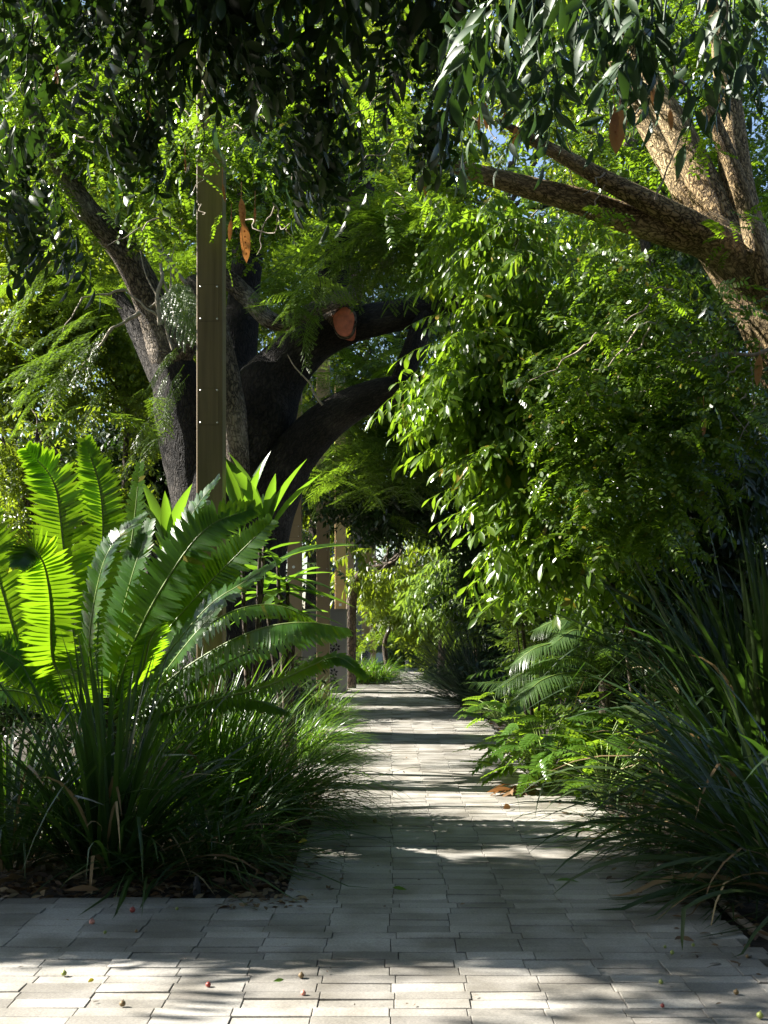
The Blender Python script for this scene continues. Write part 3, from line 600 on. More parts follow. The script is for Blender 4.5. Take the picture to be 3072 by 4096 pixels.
near = blob_points([(2050,130,5.6,130,100,.25,5),(2350,110,5.5,170,120,.3,6),(2170,300,5.6,110,110,.25,3),(2600,110,5.5,180,110,.3,5),(2850,130,5.5,150,90,.3,3),(2250,0,5.4,500,50,.3,10),(2980,60,5.4,130,100,.3,5),(1880,60,5.8,130,90,.25,4)])
BIGS = [spray(int(U(5, 8)), leaf(.3, U(.15, .45), .16, (0, .7, 1, .85, .45, 0)), U(.4, .55), U(.9, 2.), U(.3, .6)) for _ in range(6)]
foliage(a, near, 2, .08, BIGS, .34, -.5, False, zs=(-.6, .2))
for c in near[:34]: crook(a, c, c+np.array([U(-.1, .5), U(0, .3), U(.3, .8)]), .007, 5, .06)
a.obj('near_spray', M['mango'], OT)

# ------------------------------------------------------------------ glossy drooping shrub tree right of the path
BU = thing('glossy_shrub', (at(2620, 0, 12.)[0], 12., 0), 'tall glossy shrub with drooping bright leaves right of the path', 'shrub')
a = Acc()
for x1, y1, Y in ((2050,900,11),(1900,1300,11),(1900,1700,10.8),(2100,2100,10.8),(2400,1300,11.4),(2500,1800,11.2),(2350,1000,11.8)):
    b = np.array([at(2620, 0, 12.)[0]+U(-.12, .12), 12.+U(-.12, .12), -.05]); e = at(x1, y1, Y); a.tube([b, b*.6+e*.4+np.array([.25, 0, .5]), e], [.025, .018, .006], 8, .04)
a.obj('stems', M['bark_plain'], BU)
a = Acc()
def droopers(a, blobs, T, size, n_per=4, masked=False, outx=-.6, dens=1.):
    c = blob_points(blobs, dens); foliage(a, c, n_per, .12, T, size, -.1, masked, zs=(-.45, .25), out=(outx, -.35, 0))
edge = [(2000,900,10.6,170,110,.6,22),(1980,1080,10.5,140,130,.5,18),(1990,1250,10.4,140,110,.5,20),(1930,1420,10.3,140,100,.5,20),(1780,1590,10.1,100,70,.3,11),(1950,1560,10.3,180,140,.5,26),(1950,1780,10.2,120,60,.3,14),(2050,1830,10.2,150,130,.5,22),(2110,2010,10.1,110,110,.4,16),(2150,2170,10.1,120,120,.4,17),(2280,2200,10.1,130,80,.4,12),(2190,1680,10.3,200,180,.5,24),(2350,1350,10.4,250,250,.5,24)]
droopers(a, edge, SPR, .40, 4)
inner = [(2200,1050,11.2,260,200,.7,34),(2200,1380,11.2,280,200,.7,36),(2300,1300,11.6,300,300,.7,40),(2350,1750,11.4,300,300,.7,40),(2380,2050,11.2,220,200,.6,22),(2380,2270,11.6,190,120,.5,28),(2600,1500,11.8,300,400,.6,36),(2650,2000,11.4,260,300,.6,26)]
droopers(a, inner, SPR, .40, 5, False, -.3, .65)
cc = blob_points(edge); 
for k in range(60):
    e = cc[rng.integers(len(cc))]; crook(a, e, e+np.array([U(.3, .7), U(.1, .4), U(-.25, .15)]), .006, 5, .04)
a.obj('foliage', M['bush'], BU)
SH = thing('small_leaf_shrub', (at(2120, 0, 13.2)[0], 13.2, 0), 'rounded shrub with small narrow leaves under the glossy shrub', 'shrub')
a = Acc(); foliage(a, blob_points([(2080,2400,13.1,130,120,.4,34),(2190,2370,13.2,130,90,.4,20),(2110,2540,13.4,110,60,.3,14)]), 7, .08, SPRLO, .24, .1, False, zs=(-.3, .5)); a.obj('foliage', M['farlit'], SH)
a = Acc()
for k in range(5): a.tube([(at(2120,0,13.2)[0]+U(-.1,.1), 13.2+U(-.1,.1), -.04), at(2100+U(-80,80), 2450+U(-60,60), 13.2)], [.02, .008], 6)
a.obj('stems', M['twigd'], SH)

# ------------------------------------------------------------------ background trees and shrubs
def bgtree(name, label, px, Y, blobs, T, size, per, spread, mat, tr=40, cat='tree', masked=False, lean=None, group=None, zs=(-.6, .4), up=-.1):
    X = (px-CX)/F*Y; t = thing(name, (X, Y, 0), label, cat, group)
    c = blob_points(blobs); top = c[:, 2].mean(); mid = c.mean(0)
    a = Acc()
    P = [np.array([X, Y, -.1])] + ([at(*q[:3]) for q in lean] if lean else [np.array([X+U(-.2, .2), Y, top*.5])]) + [mid]
    a.tube(P, np.linspace(tr/F*Y, tr/F*Y*.35, len(P)), 12, .05); twigs(a, c, mid*.8+np.array([X, Y, top*.5])*.2, min(14, len(c)), tr/F*Y*.12)
    a.obj('trunk', M['bark_plain'] if mat not in ('dark',) else M['bark_dark'], t)
    a = Acc(); foliage(a, c, per, spread, T, size, up, masked, zs=zs); a.obj('crown', M[mat], t); return t
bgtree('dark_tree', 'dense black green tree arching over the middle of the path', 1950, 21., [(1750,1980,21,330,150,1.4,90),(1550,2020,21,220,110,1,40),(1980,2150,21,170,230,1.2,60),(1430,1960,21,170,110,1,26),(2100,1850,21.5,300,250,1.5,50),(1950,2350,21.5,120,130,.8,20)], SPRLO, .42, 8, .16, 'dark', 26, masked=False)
bgtree('leaning_tree', 'leaning dark trunked tree with light hanging leaves beyond the columns', 1400, 28., [(1500,2190,28,190,110,1.2,46),(1690,2230,28,170,110,1.2,36),(1440,2330,28.5,80,60,.6,8),(1640,2130,28,260,80,1,20)], SPRHLO, .5, 7, .2, 'far', 26, lean=[(1405,2420,28),(1440,2300,28),(1560,2255,28)], masked=True)
bgtree('round_tree', 'bright round leaved tree over the far end of the path', 1560, 34., [(1590,2400,33,130,80,1.2,40),(1700,2360,33,140,120,1.2,30),(1700,2480,34,120,60,1,16)], SPRLO, .55, 8, .2, 'far', 12, masked=True)
bgtree('feathery_tree', 'soft green feathery tree in shade behind the round leaved tree', 1760, 31., [(1740,2300,31,140,150,1.2,30),(1650,2300,31.5,90,90,1,14),(1620,2440,36,130,70,1,12)], BIP, .8, 6, .25, 'feather', 18, masked=True)
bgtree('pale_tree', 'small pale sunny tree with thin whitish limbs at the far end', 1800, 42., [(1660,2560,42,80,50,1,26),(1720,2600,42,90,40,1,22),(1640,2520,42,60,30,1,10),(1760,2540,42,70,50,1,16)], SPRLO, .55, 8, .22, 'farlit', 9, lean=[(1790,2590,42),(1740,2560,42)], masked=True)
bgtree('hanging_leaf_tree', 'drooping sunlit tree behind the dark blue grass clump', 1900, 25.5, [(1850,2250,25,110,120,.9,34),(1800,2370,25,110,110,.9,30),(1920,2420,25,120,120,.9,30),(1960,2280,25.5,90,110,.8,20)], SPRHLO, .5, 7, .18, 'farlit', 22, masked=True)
bgtree('sparkling_shrub_tree', 'small leaved tree with glinting leaves left of the dark trunk', 500, 22., [(520,1370,22,200,130,1.2,50),(420,1500,22,240,150,1.2,40),(600,1650,22,150,200,1.2,26)], SPRLO, .34, 9, .17, 'far', 22, masked=False)
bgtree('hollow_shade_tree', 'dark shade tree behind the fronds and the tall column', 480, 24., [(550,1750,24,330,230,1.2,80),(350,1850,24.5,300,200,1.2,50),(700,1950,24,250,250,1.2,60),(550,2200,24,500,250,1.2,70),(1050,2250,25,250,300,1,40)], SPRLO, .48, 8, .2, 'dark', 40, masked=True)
bgtree('yellowing_tree', 'olive leaved tree at the left edge with brownish leaves', 90, 19., [(80,1750,19,190,130,.8,50),(260,1700,19.5,180,110,.8,30),(60,1950,19,130,200,.8,40),(150,2150,19.5,200,120,.8,20)], SPRLO, .30, 8, .14, 'far', 30, masked=True)
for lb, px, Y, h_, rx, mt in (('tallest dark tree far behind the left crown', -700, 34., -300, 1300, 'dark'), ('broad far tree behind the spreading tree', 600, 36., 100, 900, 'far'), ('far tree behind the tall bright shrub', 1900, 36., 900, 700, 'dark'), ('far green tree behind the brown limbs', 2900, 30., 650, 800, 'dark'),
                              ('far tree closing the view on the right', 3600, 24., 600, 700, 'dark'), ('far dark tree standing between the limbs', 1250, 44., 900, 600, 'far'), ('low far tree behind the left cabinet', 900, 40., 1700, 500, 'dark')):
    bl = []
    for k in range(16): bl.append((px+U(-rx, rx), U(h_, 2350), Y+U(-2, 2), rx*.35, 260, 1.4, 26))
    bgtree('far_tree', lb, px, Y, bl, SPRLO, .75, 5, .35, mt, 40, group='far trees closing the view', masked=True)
for lb, px, Y, cy, rx, mt in (('broad distant tree behind the black limbs', 900, 46., 800, 800, 'far'), ('tall distant tree behind the glossy shrub top', 1900, 44., 500, 800, 'far'), ('distant tree behind the left feathery fronds', -100, 42., 900, 800, 'dark'), ('distant low tree in front of the blue glazed building', 1320, 50., 1950, 260, 'far'), ('distant dark tree behind the right limbs', 2900, 40., 1200, 600, 'dark')):
    bl = [(px+U(-rx, rx), cy+U(-.9, .9)*min(rx, 900)*(.6 if rx < 400 else 1), Y+U(-2, 2), rx*.4, 240 if rx > 400 else 150, 1.4, 40) for k in range(22 if rx > 400 else 10)]
    bgtree('distant_tree', lb, px, Y, bl, SPRLO, .85, 5, .35, mt, 40, group='far trees closing the view', masked=True)
bgtree('tall_far_tree', 'tall thin crowned far tree with sky gaps at the upper right', 2700, 26., [(2600,100,26,500,400,2,46),(2200,350,26,500,300,2,60),(2300,-100,26,600,200,2,40),(2550,700,26,350,250,1.5,46),(3000,1000,26,200,250,1,26)], SPRLO, .6, 6, .3, 'far', 40, masked=True)
bgtree('canopy_tree', 'high green canopy tree behind the left limbs', 200, 24., [(200,500,24,600,400,2,70),(700,750,24,500,250,2,60),(1200,650,24,500,350,2,60),(300,1050,24,500,200,2,40),(1500,200,25,600,300,2,60),(500,100,25,700,300,2,60)], SPRLO, .6, 6, .3, 'far', 50, masked=True)
bgtree('left_shade_tree', 'shaded green tree filling the left edge behind the feathery fronds', -60, 21., [(20,1350,21,260,250,.8,60),(200,1150,21,250,180,.8,40),(60,900,21,260,250,.8,50),(100,1550,21,200,200,.8,40),(350,1250,21.3,220,160,.8,40),(300,1950,21,250,200,.8,40),(50,2200,21,250,250,.8,50)], SPRLO, .5, 6, .2, 'far', 24, masked=False)
bgtree('dark_thicket_shrub', 'dark leafy shrub mass behind the strap leaves on the right', 2750, 11.5, [(2750,2300,12.2,300,280,.7,80),(2900,1900,12,250,350,.7,60),(3050,2500,11.8,200,400,.6,40),(2650,2550,13,200,150,.6,26)], SPR, .42, 6, .14, 'dark', 18, cat='shrub')

for px, Y, h_, R, mt, lb in ((-80,12.5,1.3,1.,'dark','low dark shrub at the left edge behind the cycad'),(350,14,1.2,1.1,'dark','low shaded shrub behind the left cycad fronds'),(700,19,1.4,1.3,'dark','low dark shrub at the foot of the spreading tree'),(150,17,1.5,1.4,'far','low green shrub behind the left edge shrubs'),(1080,18.5,1.1,.9,'dark','low dark shrub between spreading tree and cabinet'),
                          (2330,14.6,1.5,.8,'bush','leafy shrub filling the gap beneath the glossy shrub'),(2500,13.2,1.5,.8,'dark','shaded shrub behind the philodendrons'),(2050,20.5,1.9,.9,'dark','dark shrub behind the spiky clump'),(2750,12.6,1.6,.9,'dark','dark low shrub deep behind the right strap plants'),(2250,18,2.2,1.,'dark','dark shrub standing behind the fan palm'),(1800,33,1.6,1.2,'far','low shrub right of the narrow far path'),(1330,33,1.5,1.2,'far','low shrub left of the far grass mound')):
    X = (px-CX)/F*Y; t = thing('low_shrub', (X, Y, 0), lb, 'shrub', 'low shrubs under the trees'); a = Acc()
    c = np.array([X, Y, h_*.55]) + rdir(40)*U(.3, 1, (40, 1))*np.array([R, R*.8, h_*.5]); c[:, 2] = np.maximum(c[:, 2], .2)
    foliage(a, c, 6, .12, SPRLO, .36, .2, False, zs=(-.4, .6)); a.obj('foliage', M[mt], t)
    a = Acc()
    for k in range(5): a.tube([(X+U(-.1, .1), Y+U(-.1, .1), -.06), c[k]], [.02, .006], 5)
    a.obj('stems', M['twigd'], t)
# ------------------------------------------------------------------ cycads
def frond(a, ar, pts, wpx, npair, lw=.030, face=(0, -1, .25), hang=.0, taper=(.6, 1.08, 1.1, .9, .35), fwd=.27, T=None):
    """pts: (px, py, Y); leaflets wpx long each side"""
    P0 = np.array([at(*p) for p in pts]); tt = np.linspace(0, 1, len(P0)); s_ = np.linspace(0, 1, 60)
    ext = np.concatenate([[2*P0[0]-P0[1]], P0, [2*P0[-1]-P0[-2]]]); P = []
    for q in s_:
        f = min(q*(len(P0)-1), len(P0)-1-1e-6); i = int(f); t = f-i; b0, b, c, d = ext[i:i+4]
        P.append(.5*((2*b)+(c-b0)*t+(2*b0-5*b+4*c-d)*t*t+(3*b-b0-3*c+d)*t**3))
    P = np.array(P); Tn = nrm(np.gradient(P, axis=0)); f = np.asarray(face, float)
    ar.tube(P[::6], np.linspace(.012, .004, len(P[::6])), 6, 0, 3)
    u = np.linspace(.06, .995, npair); ix = (u*59).astype(int); pos = P[ix] + (P[np.minimum(ix+1, 59)]-P[ix])*((u*59)-ix)[:, None]; tn = Tn[ix]
    wl = np.interp(u, np.linspace(0, 1, len(taper)), taper)*wpx/F*P0[:, 1].mean()
    side = nrm(np.cross(tn, f)); nor = np.cross(side, tn)
    nor *= np.sign((nor*f).sum(1, keepdims=True))
    T = T or leaf(.13, .06, .06, (.75, 1, 1, .9, .55, 0))
    for sd in (-1, 1):
        d = side*sd + tn*(fwd + .5*(u**3))[:, None] + nor*.18 + np.array([0, 0, -hang]) + U(-.08, .08, (npair, 3))
        sz = wl*U(.88, 1.06, npair)*np.where(U(0, 1, npair) < .03, U(.3, .8, npair), 1)
        m = mats(d, nor + U(-.1, .1, (npair, 3)), sz); m[:, :, 1] *= (lw/.13/np.maximum(sz, .05))[:, None]
        a.inst(T, m, pos)
CYC = thing('giant_cycad', (at(400, 0, 9.0)[0], 9.0, 0), 'large cycad with long bright green backlit fronds left of the path', 'cycad')
a = Acc(); b0 = at(400, 2830, 9.); a.tube([(b0[0], 9., -.05), (b0[0], 9., .4), (b0[0], 9., b0[2]+.08)], [.24, .22, .13], 16, .12); a.obj('trunk', M['bark_plain'], CYC)
FR = [ # pts, width px, pairs, face, hang
 ([(360,2850,9.1),(290,2500,9.2),(250,2150,9.25),(215,1930,9.2),(110,1800,9.1)], 130, 58, (.0,-1,.35), 0),
 ([(385,2850,9.1),(393,2450,9.25),(412,2150,9.3),(398,1950,9.25),(340,1765,9.2)], 112, 58, (0,-1,.3), 0),
 ([(330,2860,8.9),(215,2650,8.6),(205,2450,8.4),(180,2270,8.2),(120,2190,8.),(75,2260,7.85)], 118, 58, (.15,-1,.5), .15),
 ([(320,2860,8.95),(110,2650,8.8),(20,2400,8.8),(-60,2150,8.8),(-160,1980,8.8)], 150, 56, (.2,-1,.4), 0),
 ([(400,2850,8.95),(360,2600,8.7),(390,2350,8.6),(450,2180,8.6),(580,2060,8.7)], 105, 54, (-.38,-.5,.78), 0),
 ([(420,2850,9.),(470,2550,8.9),(530,2300,8.9),(600,2090,9.)], 105, 54, (-.35,-.55,.75), 0),
 ([(440,2850,8.9),(540,2560,8.75),(680,2300,8.7),(830,2110,8.7),(1010,2035,8.8)], 125, 62, (-.25,-1,.25), .12),
 ([(470,2840,9.1),(600,2500,9.3),(690,2230,9.4),(780,2040,9.45),(872,1915,9.4)], 90, 60, (-.38,-.5,.8), .1),
 ([(450,2850,9.),(640,2560,9.),(840,2330,9.05),(1085,2085,9.1)], 125, 62, (-.3,-1,.3), .12),
 ([(460,2870,8.9),(650,2640,8.8),(830,2430,8.7),(960,2340,8.7),(1085,2260,8.7)], 95, 56, (-.38,-.5,.85), .3),
 ([(460,2880,9.),(700,2620,9.1),(900,2460,9.1),(1100,2420,9.1),(1290,2500,9.1)], 105, 58, (0,-.25,1), .7),
 ([(460,2890,8.8),(760,2660,8.6),(1000,2530,8.5),(1200,2490,8.4),(1390,2512,8.4)], 130, 66, (0,-.3,1), .85),
 ([(470,2920,8.9),(850,2680,8.8),(1130,2560,8.8),(1290,2530,8.9),(1390,2530,9)], 95, 58, (-.35,-.5,.9), .5),
 ([(500,2900,8.7),(850,2800,8.5),(1080,2740,8.4),(1250,2660,8.4),(1360,2630,8.4),(1465,2710,8.4)], 62, 60, (-.4,-.6,.7), .45),
 ([(480,2900,8.6),(620,2740,8.4),(760,2560,8.3),(870,2440,8.3)], 90, 46, (-.38,-.5,.85), .2),
 ([(330,2880,8.9),(150,2700,8.7),(0,2600,8.6),(-180,2560,8.6)], 130, 52, (0,-.6,.8), .3),
 ([(340,2900,8.8),(180,2800,8.5),(20,2760,8.3),(-160,2790,8.2)], 120, 50, (0,-.5,1), .4),
 ([(420,2860,9.3),(440,2500,9.8),(520,2200,10.2),(560,1860,10.3)], 85, 50, (-.3,-.8,.5), 0),
 ([(450,2880,8.7),(560,2700,8.3),(600,2560,8.),(640,2500,7.8)], 90, 40, (0,-.5,1), .2),
 ([(380,2900,8.6),(330,2740,8.2),(300,2680,7.9),(240,2690,7.6)], 100, 40, (0,-.5,1), .3),
 ([(480,2900,9.2),(720,2720,9.3),(900,2620,9.4),(1060,2620,9.4)], 100, 50, (0,-.4,1), .5),
 ([(480,2900,8.8),(800,2820,8.7),(1000,2800,8.7),(1150,2850,8.7)], 85, 44, (0,-.4,1), .5),
]
for pts, wpx, npair, face, hang in FR:
    a = Acc(); ar = Acc(); frond(a, ar, pts, wpx, npair, .043 if hang < .4 else .029, face, hang)
    fo = a.obj('frond', M['cycad'], CYC); ar.obj('stalk', M['rachis'], fo)

SG = thing('sago_cycad', (at(2430, 0, 12.4)[0], 12.4, 0), 'fine leaved sago cycad with pale feathery fronds right of the path', 'cycad')
a = Acc(); b0 = at(2430, 2700, 12.4); a.tube([(b0[0], 12.4, -.05), (b0[0], 12.4, b0[2])], [.1, .08], 12, .1); a.obj('trunk', M['bark_plain'], SG)
for pts in ([(2430,2700,12.4),(2300,2630,12.1),(2150,2660,12.0),(1985,2760,11.8)], [(2430,2690,12.4),(2280,2580,12.2),(2150,2590,12.0),(2050,2660,12.0)], [(2440,2690,12.4),(2380,2560,12.3),(2300,2520,12.2),(2210,2580,12.0)], [(2420,2710,12.4),(2200,2720,12.0),(2080,2730,12.0),(1890,2730,11.9)],
            [(2440,2690,12.4),(2500,2560,12.2),(2600,2540,12.1),(2720,2600,12.0)], [(2440,2690,12.4),(2400,2480,12.4),(2330,2420,12.4)], [(2430,2700,12.4),(2290,2690,12.0),(2170,2720,11.7),(2080,2800,11.5)], [(2440,2700,12.4),(2470,2600,12.0),(2480,2580,11.7),(2500,2650,12.9)], [(2430,2700,12.4),(2330,2500,12.4),(2240,2480,12.4),(2140,2520,12.4)], [(2440,2700,12.4),(2560,2640,12.0),(2700,2680,11.8)]):
    a = Acc(); ar = Acc(); frond(a, ar, pts, 110, 66, .013, (-.1, -.35, 1), .35, (.5, 1, 1, .9, .5), .6, leaf(.13, .25, .05, (.8, 1, .7, 0)))
    fo = a.obj('frond', M['sago'], SG); ar.obj('stalk', M['rachis'], fo)
FP = thing('fan_palm', (at(2260, 0, 15.5)[0], 15.5, 0), 'small fan leaved palm half hidden behind the sago cycad', 'palm')
a = Acc(); c = at(2190, 2590, 15.3)
for ctr, r0 in ((at(2200, 2600, 15.3), .55), (at(2330, 2520, 15.6), .5)):
    an = np.linspace(.1, 3.3, 26); d = np.stack([-np.cos(an), 0*an-.25, np.sin(an)-.15], 1); a.inst(leaf(.1, .12, .3, (.5, 1, .8, 0)), mats(d, np.array([0, -1., .3]), r0, None, 1.), np.repeat(ctr[None], 26, 0))
a.obj('fan_leaf', M['sago'], FP)
a = Acc(); b0 = np.array([at(2300,0,15.5)[0], 15.5, -.04]); a.tube([b0, at(2280, 2600, 15.4), at(2200, 2600, 15.32)], [.03, .015, .008], 6); a.tube([b0, at(2330, 2520, 15.62)], [.03, .008], 6); a.obj('stem', M['rachis'], FP)

# ------------------------------------------------------------------ strap-leaved clumps and grasses
def blades(a, base, n, L, wd, elev, az=(0, 6.283), droop=(.3, .7), spread=.12, seg=7, fold=.25, kink=0.):
    n = int(n); az = U(*az, n); el = U(*elev, n); l = U(*L, n); dr = U(*droop, n)*l; ww = U(*wd, n)/2
    r = spread*np.sqrt(U(0, 1, n)); b = np.asarray(base)[None] + np.stack([r*np.cos(az+U(-.6,.6,n)), r*np.sin(az+U(-.6,.6,n)), 0*r], 1)
    t = np.linspace(0, 1, seg+1); h = np.stack([np.cos(az), np.sin(az)], 1); k = dr/l
    P = np.zeros((n, seg+1, 3)); ang = el[:, None] - 2.1*k[:, None]*t[None]**1.4
    if kink: ang = ang - (t[None] > U(.45, .8, (n, 1)))*(U(0, 1, (n, 1)) < kink)*U(.5, 1.4, (n, 1))
    st = l[:, None]/seg; dx = np.cos(ang)*st; dz = np.sin(ang)*st
    cx = np.cumsum(dx, 1)-dx; cz = np.cumsum(dz, 1)-dz
    side = np.stack([-h[:, 1], h[:, 0], 0*az], 1); roll = U(-.5, .5, n); tw = roll[:, None] + U(-.6, .6, (n, 1))*t[None]
    P[..., 0] = b[:, None, 0] + h[:, None, 0]*cx; P[..., 1] = b[:, None, 1] + h[:, None, 1]*cx; P[..., 2] = np.maximum(b[:, None, 2] + cz, .012)
    up = np.stack([-h[:, None, 0]*np.sin(ang), -h[:, None, 1]*np.sin(ang), np.cos(ang)], -1)
    sv = side[:, None]*np.cos(tw)[..., None] + up*np.sin(tw)[..., None]; uv_ = np.cross(sv, nrm(np.gradient(P, axis=1)))
    prof = np.interp(t, [0, .25, .6, .85, 1], [.6, .95, 1, .6, .04]); W = ww[:, None, None]*prof[None, :, None]
    V = np.stack([P - sv*W + up*W*fold, P, P + sv*W + up*W*fold], 2).reshape(-1, 3)
    i = np.arange(n)[:, None, None]*(seg+1)*3 + np.arange(seg)[None, :, None]*3; f = []
    for o in (0, 1): f.append(np.stack([i+o, i+o+1, i+o+4, i+o+3], -1))
    q = np.stack(f, 2).reshape(-1, 4); a.add(V, q.ravel(), np.full(len(q), 4))
def clump(name, label, cat, px, Y, spec, mat, group=None):
    X = (px-CX)/F*Y; a = Acc()
    dry = Acc()
    for s_ in spec:
        b = (X+s_.pop('dx', 0), Y+s_.pop('dy', 0), 0.); blades(a, b, **s_)
        if mat == 'darkgrass': s_['L'] = (.2, .3)
        s_['n'] = max(2, s_['n']*.1); s_['kink'] = .5; s_['droop'] = (.45, .95); s_['L'] = (s_['L'][0]*.7, s_['L'][1]*.8); blades(dry, b, **s_)
    return tag(a.obj(name, M[mat], origin=(X, Y, 0), extra=(dry, M['straw'])), label, cat, group)
G1 = 'strap leaved clumps in the left bed'
clump('strap_clump', 'dark broad strap leaved clump nearest the paving at front left', 'plant', 430, 7.15, [dict(n=150, L=(0.78, 1.49), wd=(.018, .034), elev=(.5, 1.5), spread=.2, droop=(.15, .75), kink=.3), dict(n=80, L=(0.78, 1.43), wd=(.012, .02), elev=(.15, .8), spread=.25, droop=(.3, .7), dx=.25), dict(n=70, L=(1.04, 1.56), wd=(.02, .034), elev=(1., 1.5), spread=.15, droop=(.05, .4))], 'strap', G1)
clump('strap_clump', 'strap leaved clump cut by the left edge of the photo', 'plant', 20, 7.3, [dict(n=150, L=(0.75, 1.38), wd=(.016, .032), elev=(.5, 1.5), spread=.22, droop=(.15, .7), kink=.3)], 'strap', G1)
clump('strap_clump', 'low dark straggly clump between front left clump and path', 'plant', 860, 7.5, [dict(n=170, L=(0.55, 1.04), wd=(.010, .02), elev=(.2, 1.3), spread=.25, droop=(.3, .8)), dict(n=70, L=(0.55, 0.99), wd=(.008, .015), elev=(.05, .5), az=(3.4, 6.2), spread=.3, droop=(.1, .4))], 'strap', G1)
G2 = 'fine arching grass clumps beside the path'
clump('grass_clump', 'arching fine grass clump spilling over the left path edge', 'grass clump', 1000, 8.9, [dict(n=520, L=(0.67, 1.18), wd=(.007, .014), elev=(.5, 1.5), spread=.32, droop=(.25, .85)), dict(n=240, L=(0.67, 1.23), wd=(.006, .011), elev=(.3, 1.2), az=(-1.3, 1.), spread=.25, droop=(.5, .95), dx=.05), dict(n=220, L=(0.67, 1.12), wd=(.008, .015), elev=(1., 1.5), spread=.3, droop=(.05, .35), dx=-.3)], 'grass', G2)
clump('grass_clump', 'upright green grass clump under the hanging cycad fronds', 'grass clump', 800, 9.6, [dict(n=430, L=(0.96, 1.50), wd=(.008, .016), elev=(.9, 1.53), spread=.4, droop=(.05, .5)), dict(n=200, L=(0.72, 1.20), wd=(.007, .014), elev=(.5, 1.5), spread=.3, droop=(.3, .8))], 'grass', G2)
clump('grass_clump', 'bright grass clump in front of the cycad trunk', 'grass clump', 470, 8.3, [dict(n=300, L=(0.60, 1.14), wd=(.010, .02), elev=(.6, 1.5), spread=.4, droop=(.2, .7))], 'grass', G2)
clump('grass_clump', 'grass clump at the left edge below the cycad fronds', 'grass clump', 80, 8.4, [dict(n=300, L=(.5, .95), wd=(.010, .022), elev=(.6, 1.5), spread=.4, droop=(.2, .7))], 'grass', G2)
clump('grass_clump', 'tufted grass clump further along the left path edge', 'grass clump', 1170, 13.2, [dict(n=520, L=(.5, .85), wd=(.007, .013), elev=(.4, 1.5), spread=.35, droop=(.35, .9)), dict(n=160, L=(.5, .8), wd=(.006, .010), elev=(.2, 1.), spread=.3, az=(-1.5, .8), droop=(.5, .9), dx=.2)], 'grass', G2)
clump('grass_clump', 'brownish grass tuft leaning over the path before the cabinet', 'grass clump', 1275, 18., [dict(n=380, L=(.4, .75), wd=(.006, .012), elev=(.3, 1.5), spread=.35, droop=(.3, .9))], 'grass', G2)
clump('grass_clump', 'low grass at the foot of the perforated cabinet', 'grass clump', 1150, 21., [dict(n=420, L=(.5, .9), wd=(.01, .02), elev=(.4, 1.5), spread=.7, droop=(.3, .9))], 'grass', G2)
clump('grass_clump', 'long grass mound behind the cross path left of the far path', 'grass clump', 1410, 30.4, [dict(n=500, L=(.5, .95), wd=(.012, .02), elev=(.4, 1.5), spread=.45, droop=(.3, .9)), dict(n=500, L=(.5, .95), wd=(.012, .02), elev=(.4, 1.5), spread=.45, droop=(.4, .95), dx=.55)], 'grass', G2)
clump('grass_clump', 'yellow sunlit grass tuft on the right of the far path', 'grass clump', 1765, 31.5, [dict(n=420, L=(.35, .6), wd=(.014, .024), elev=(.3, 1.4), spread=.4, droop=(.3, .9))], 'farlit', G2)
clump('grass_clump', 'dark spiky grass right beside the narrow far path', 'grass clump', 1800, 27.3, [dict(n=380, L=(.5, .85), wd=(.012, .02), elev=(.3, 1.5), spread=.3, droop=(.2, .7))], 'darkgrass', G2)
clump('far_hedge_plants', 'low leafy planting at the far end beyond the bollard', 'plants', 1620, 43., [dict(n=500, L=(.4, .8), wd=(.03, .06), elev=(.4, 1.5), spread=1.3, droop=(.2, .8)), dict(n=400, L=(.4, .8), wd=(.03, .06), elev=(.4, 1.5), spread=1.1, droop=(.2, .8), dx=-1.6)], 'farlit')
clump('spiky_clump', 'large dark blue green spiky grass clump right of the path', 'grass clump', 1950, 21.4, [dict(n=750, L=(1.1, 2.0), wd=(.012, .024), elev=(.25, 1.5), spread=.5, droop=(.05, .4)), dict(n=550, L=(.9, 1.7), wd=(.012, .024), elev=(.2, 1.4), spread=.5, droop=(.1, .45), dx=.7, dy=.3)], 'darkgrass')
clump('spiky_clump', 'dark upright grasses behind the sago cycad', 'grass clump', 2130, 19., [dict(n=380, L=(.8, 1.3), wd=(.012, .022), elev=(.4, 1.5), spread=.5, droop=(.05, .4))], 'darkgrass')
G3 = 'long strap leaved plants along the right edge'
def bigstrap(px, Y, label, n, L, wd=(.028, .05), el=(.35, 1.5), az=(1.2, 5.2), dr=(.25, .75)):
    clump('strap_plant', label, 'plant', px, Y, [dict(n=n, L=L, wd=wd, elev=el, az=az, spread=.35, droop=dr, seg=10, kink=.25), dict(n=int(n*.9), L=(L[0]*.6, L[1]*.8), wd=(wd[0]*.5, wd[1]*.6), elev=(.1, 1.3), az=az, spread=.35, droop=(.2, .8), seg=8), dict(n=int(n*.5), L=(L[0]*.7, L[1]*.8), wd=wd, elev=(.9, 1.55), spread=.4, droop=(.1, .5), seg=9)], 'darkstrap', G3)
bigstrap(3150, 7.2, 'largest dark strap leaved plant at the right edge', 62, (1.0, 1.7), az=(1.9, 4.2), dr=(.2, .8))
bigstrap(3020, 8.8, 'strap leaved plant arching behind the largest right one', 60, (1.1, 1.8), az=(1.6, 4.4), dr=(.2, .8))
bigstrap(3380, 6.2, 'strap leaved plant cut by the lower right corner', 40, (.9, 1.5), az=(2.2, 3.9), dr=(.2, .8))
bigstrap(2780, 9.4, 'thin strap leaved plant leaning over the philodendron', 16, (1., 1.7), (.014, .026), dr=(.2, .9))
bigstrap(2930, 10.4, 'tall strap leaved plant below the hanging pods', 70, (1.5, 2.3), el=(1., 1.55), dr=(.1, .6))
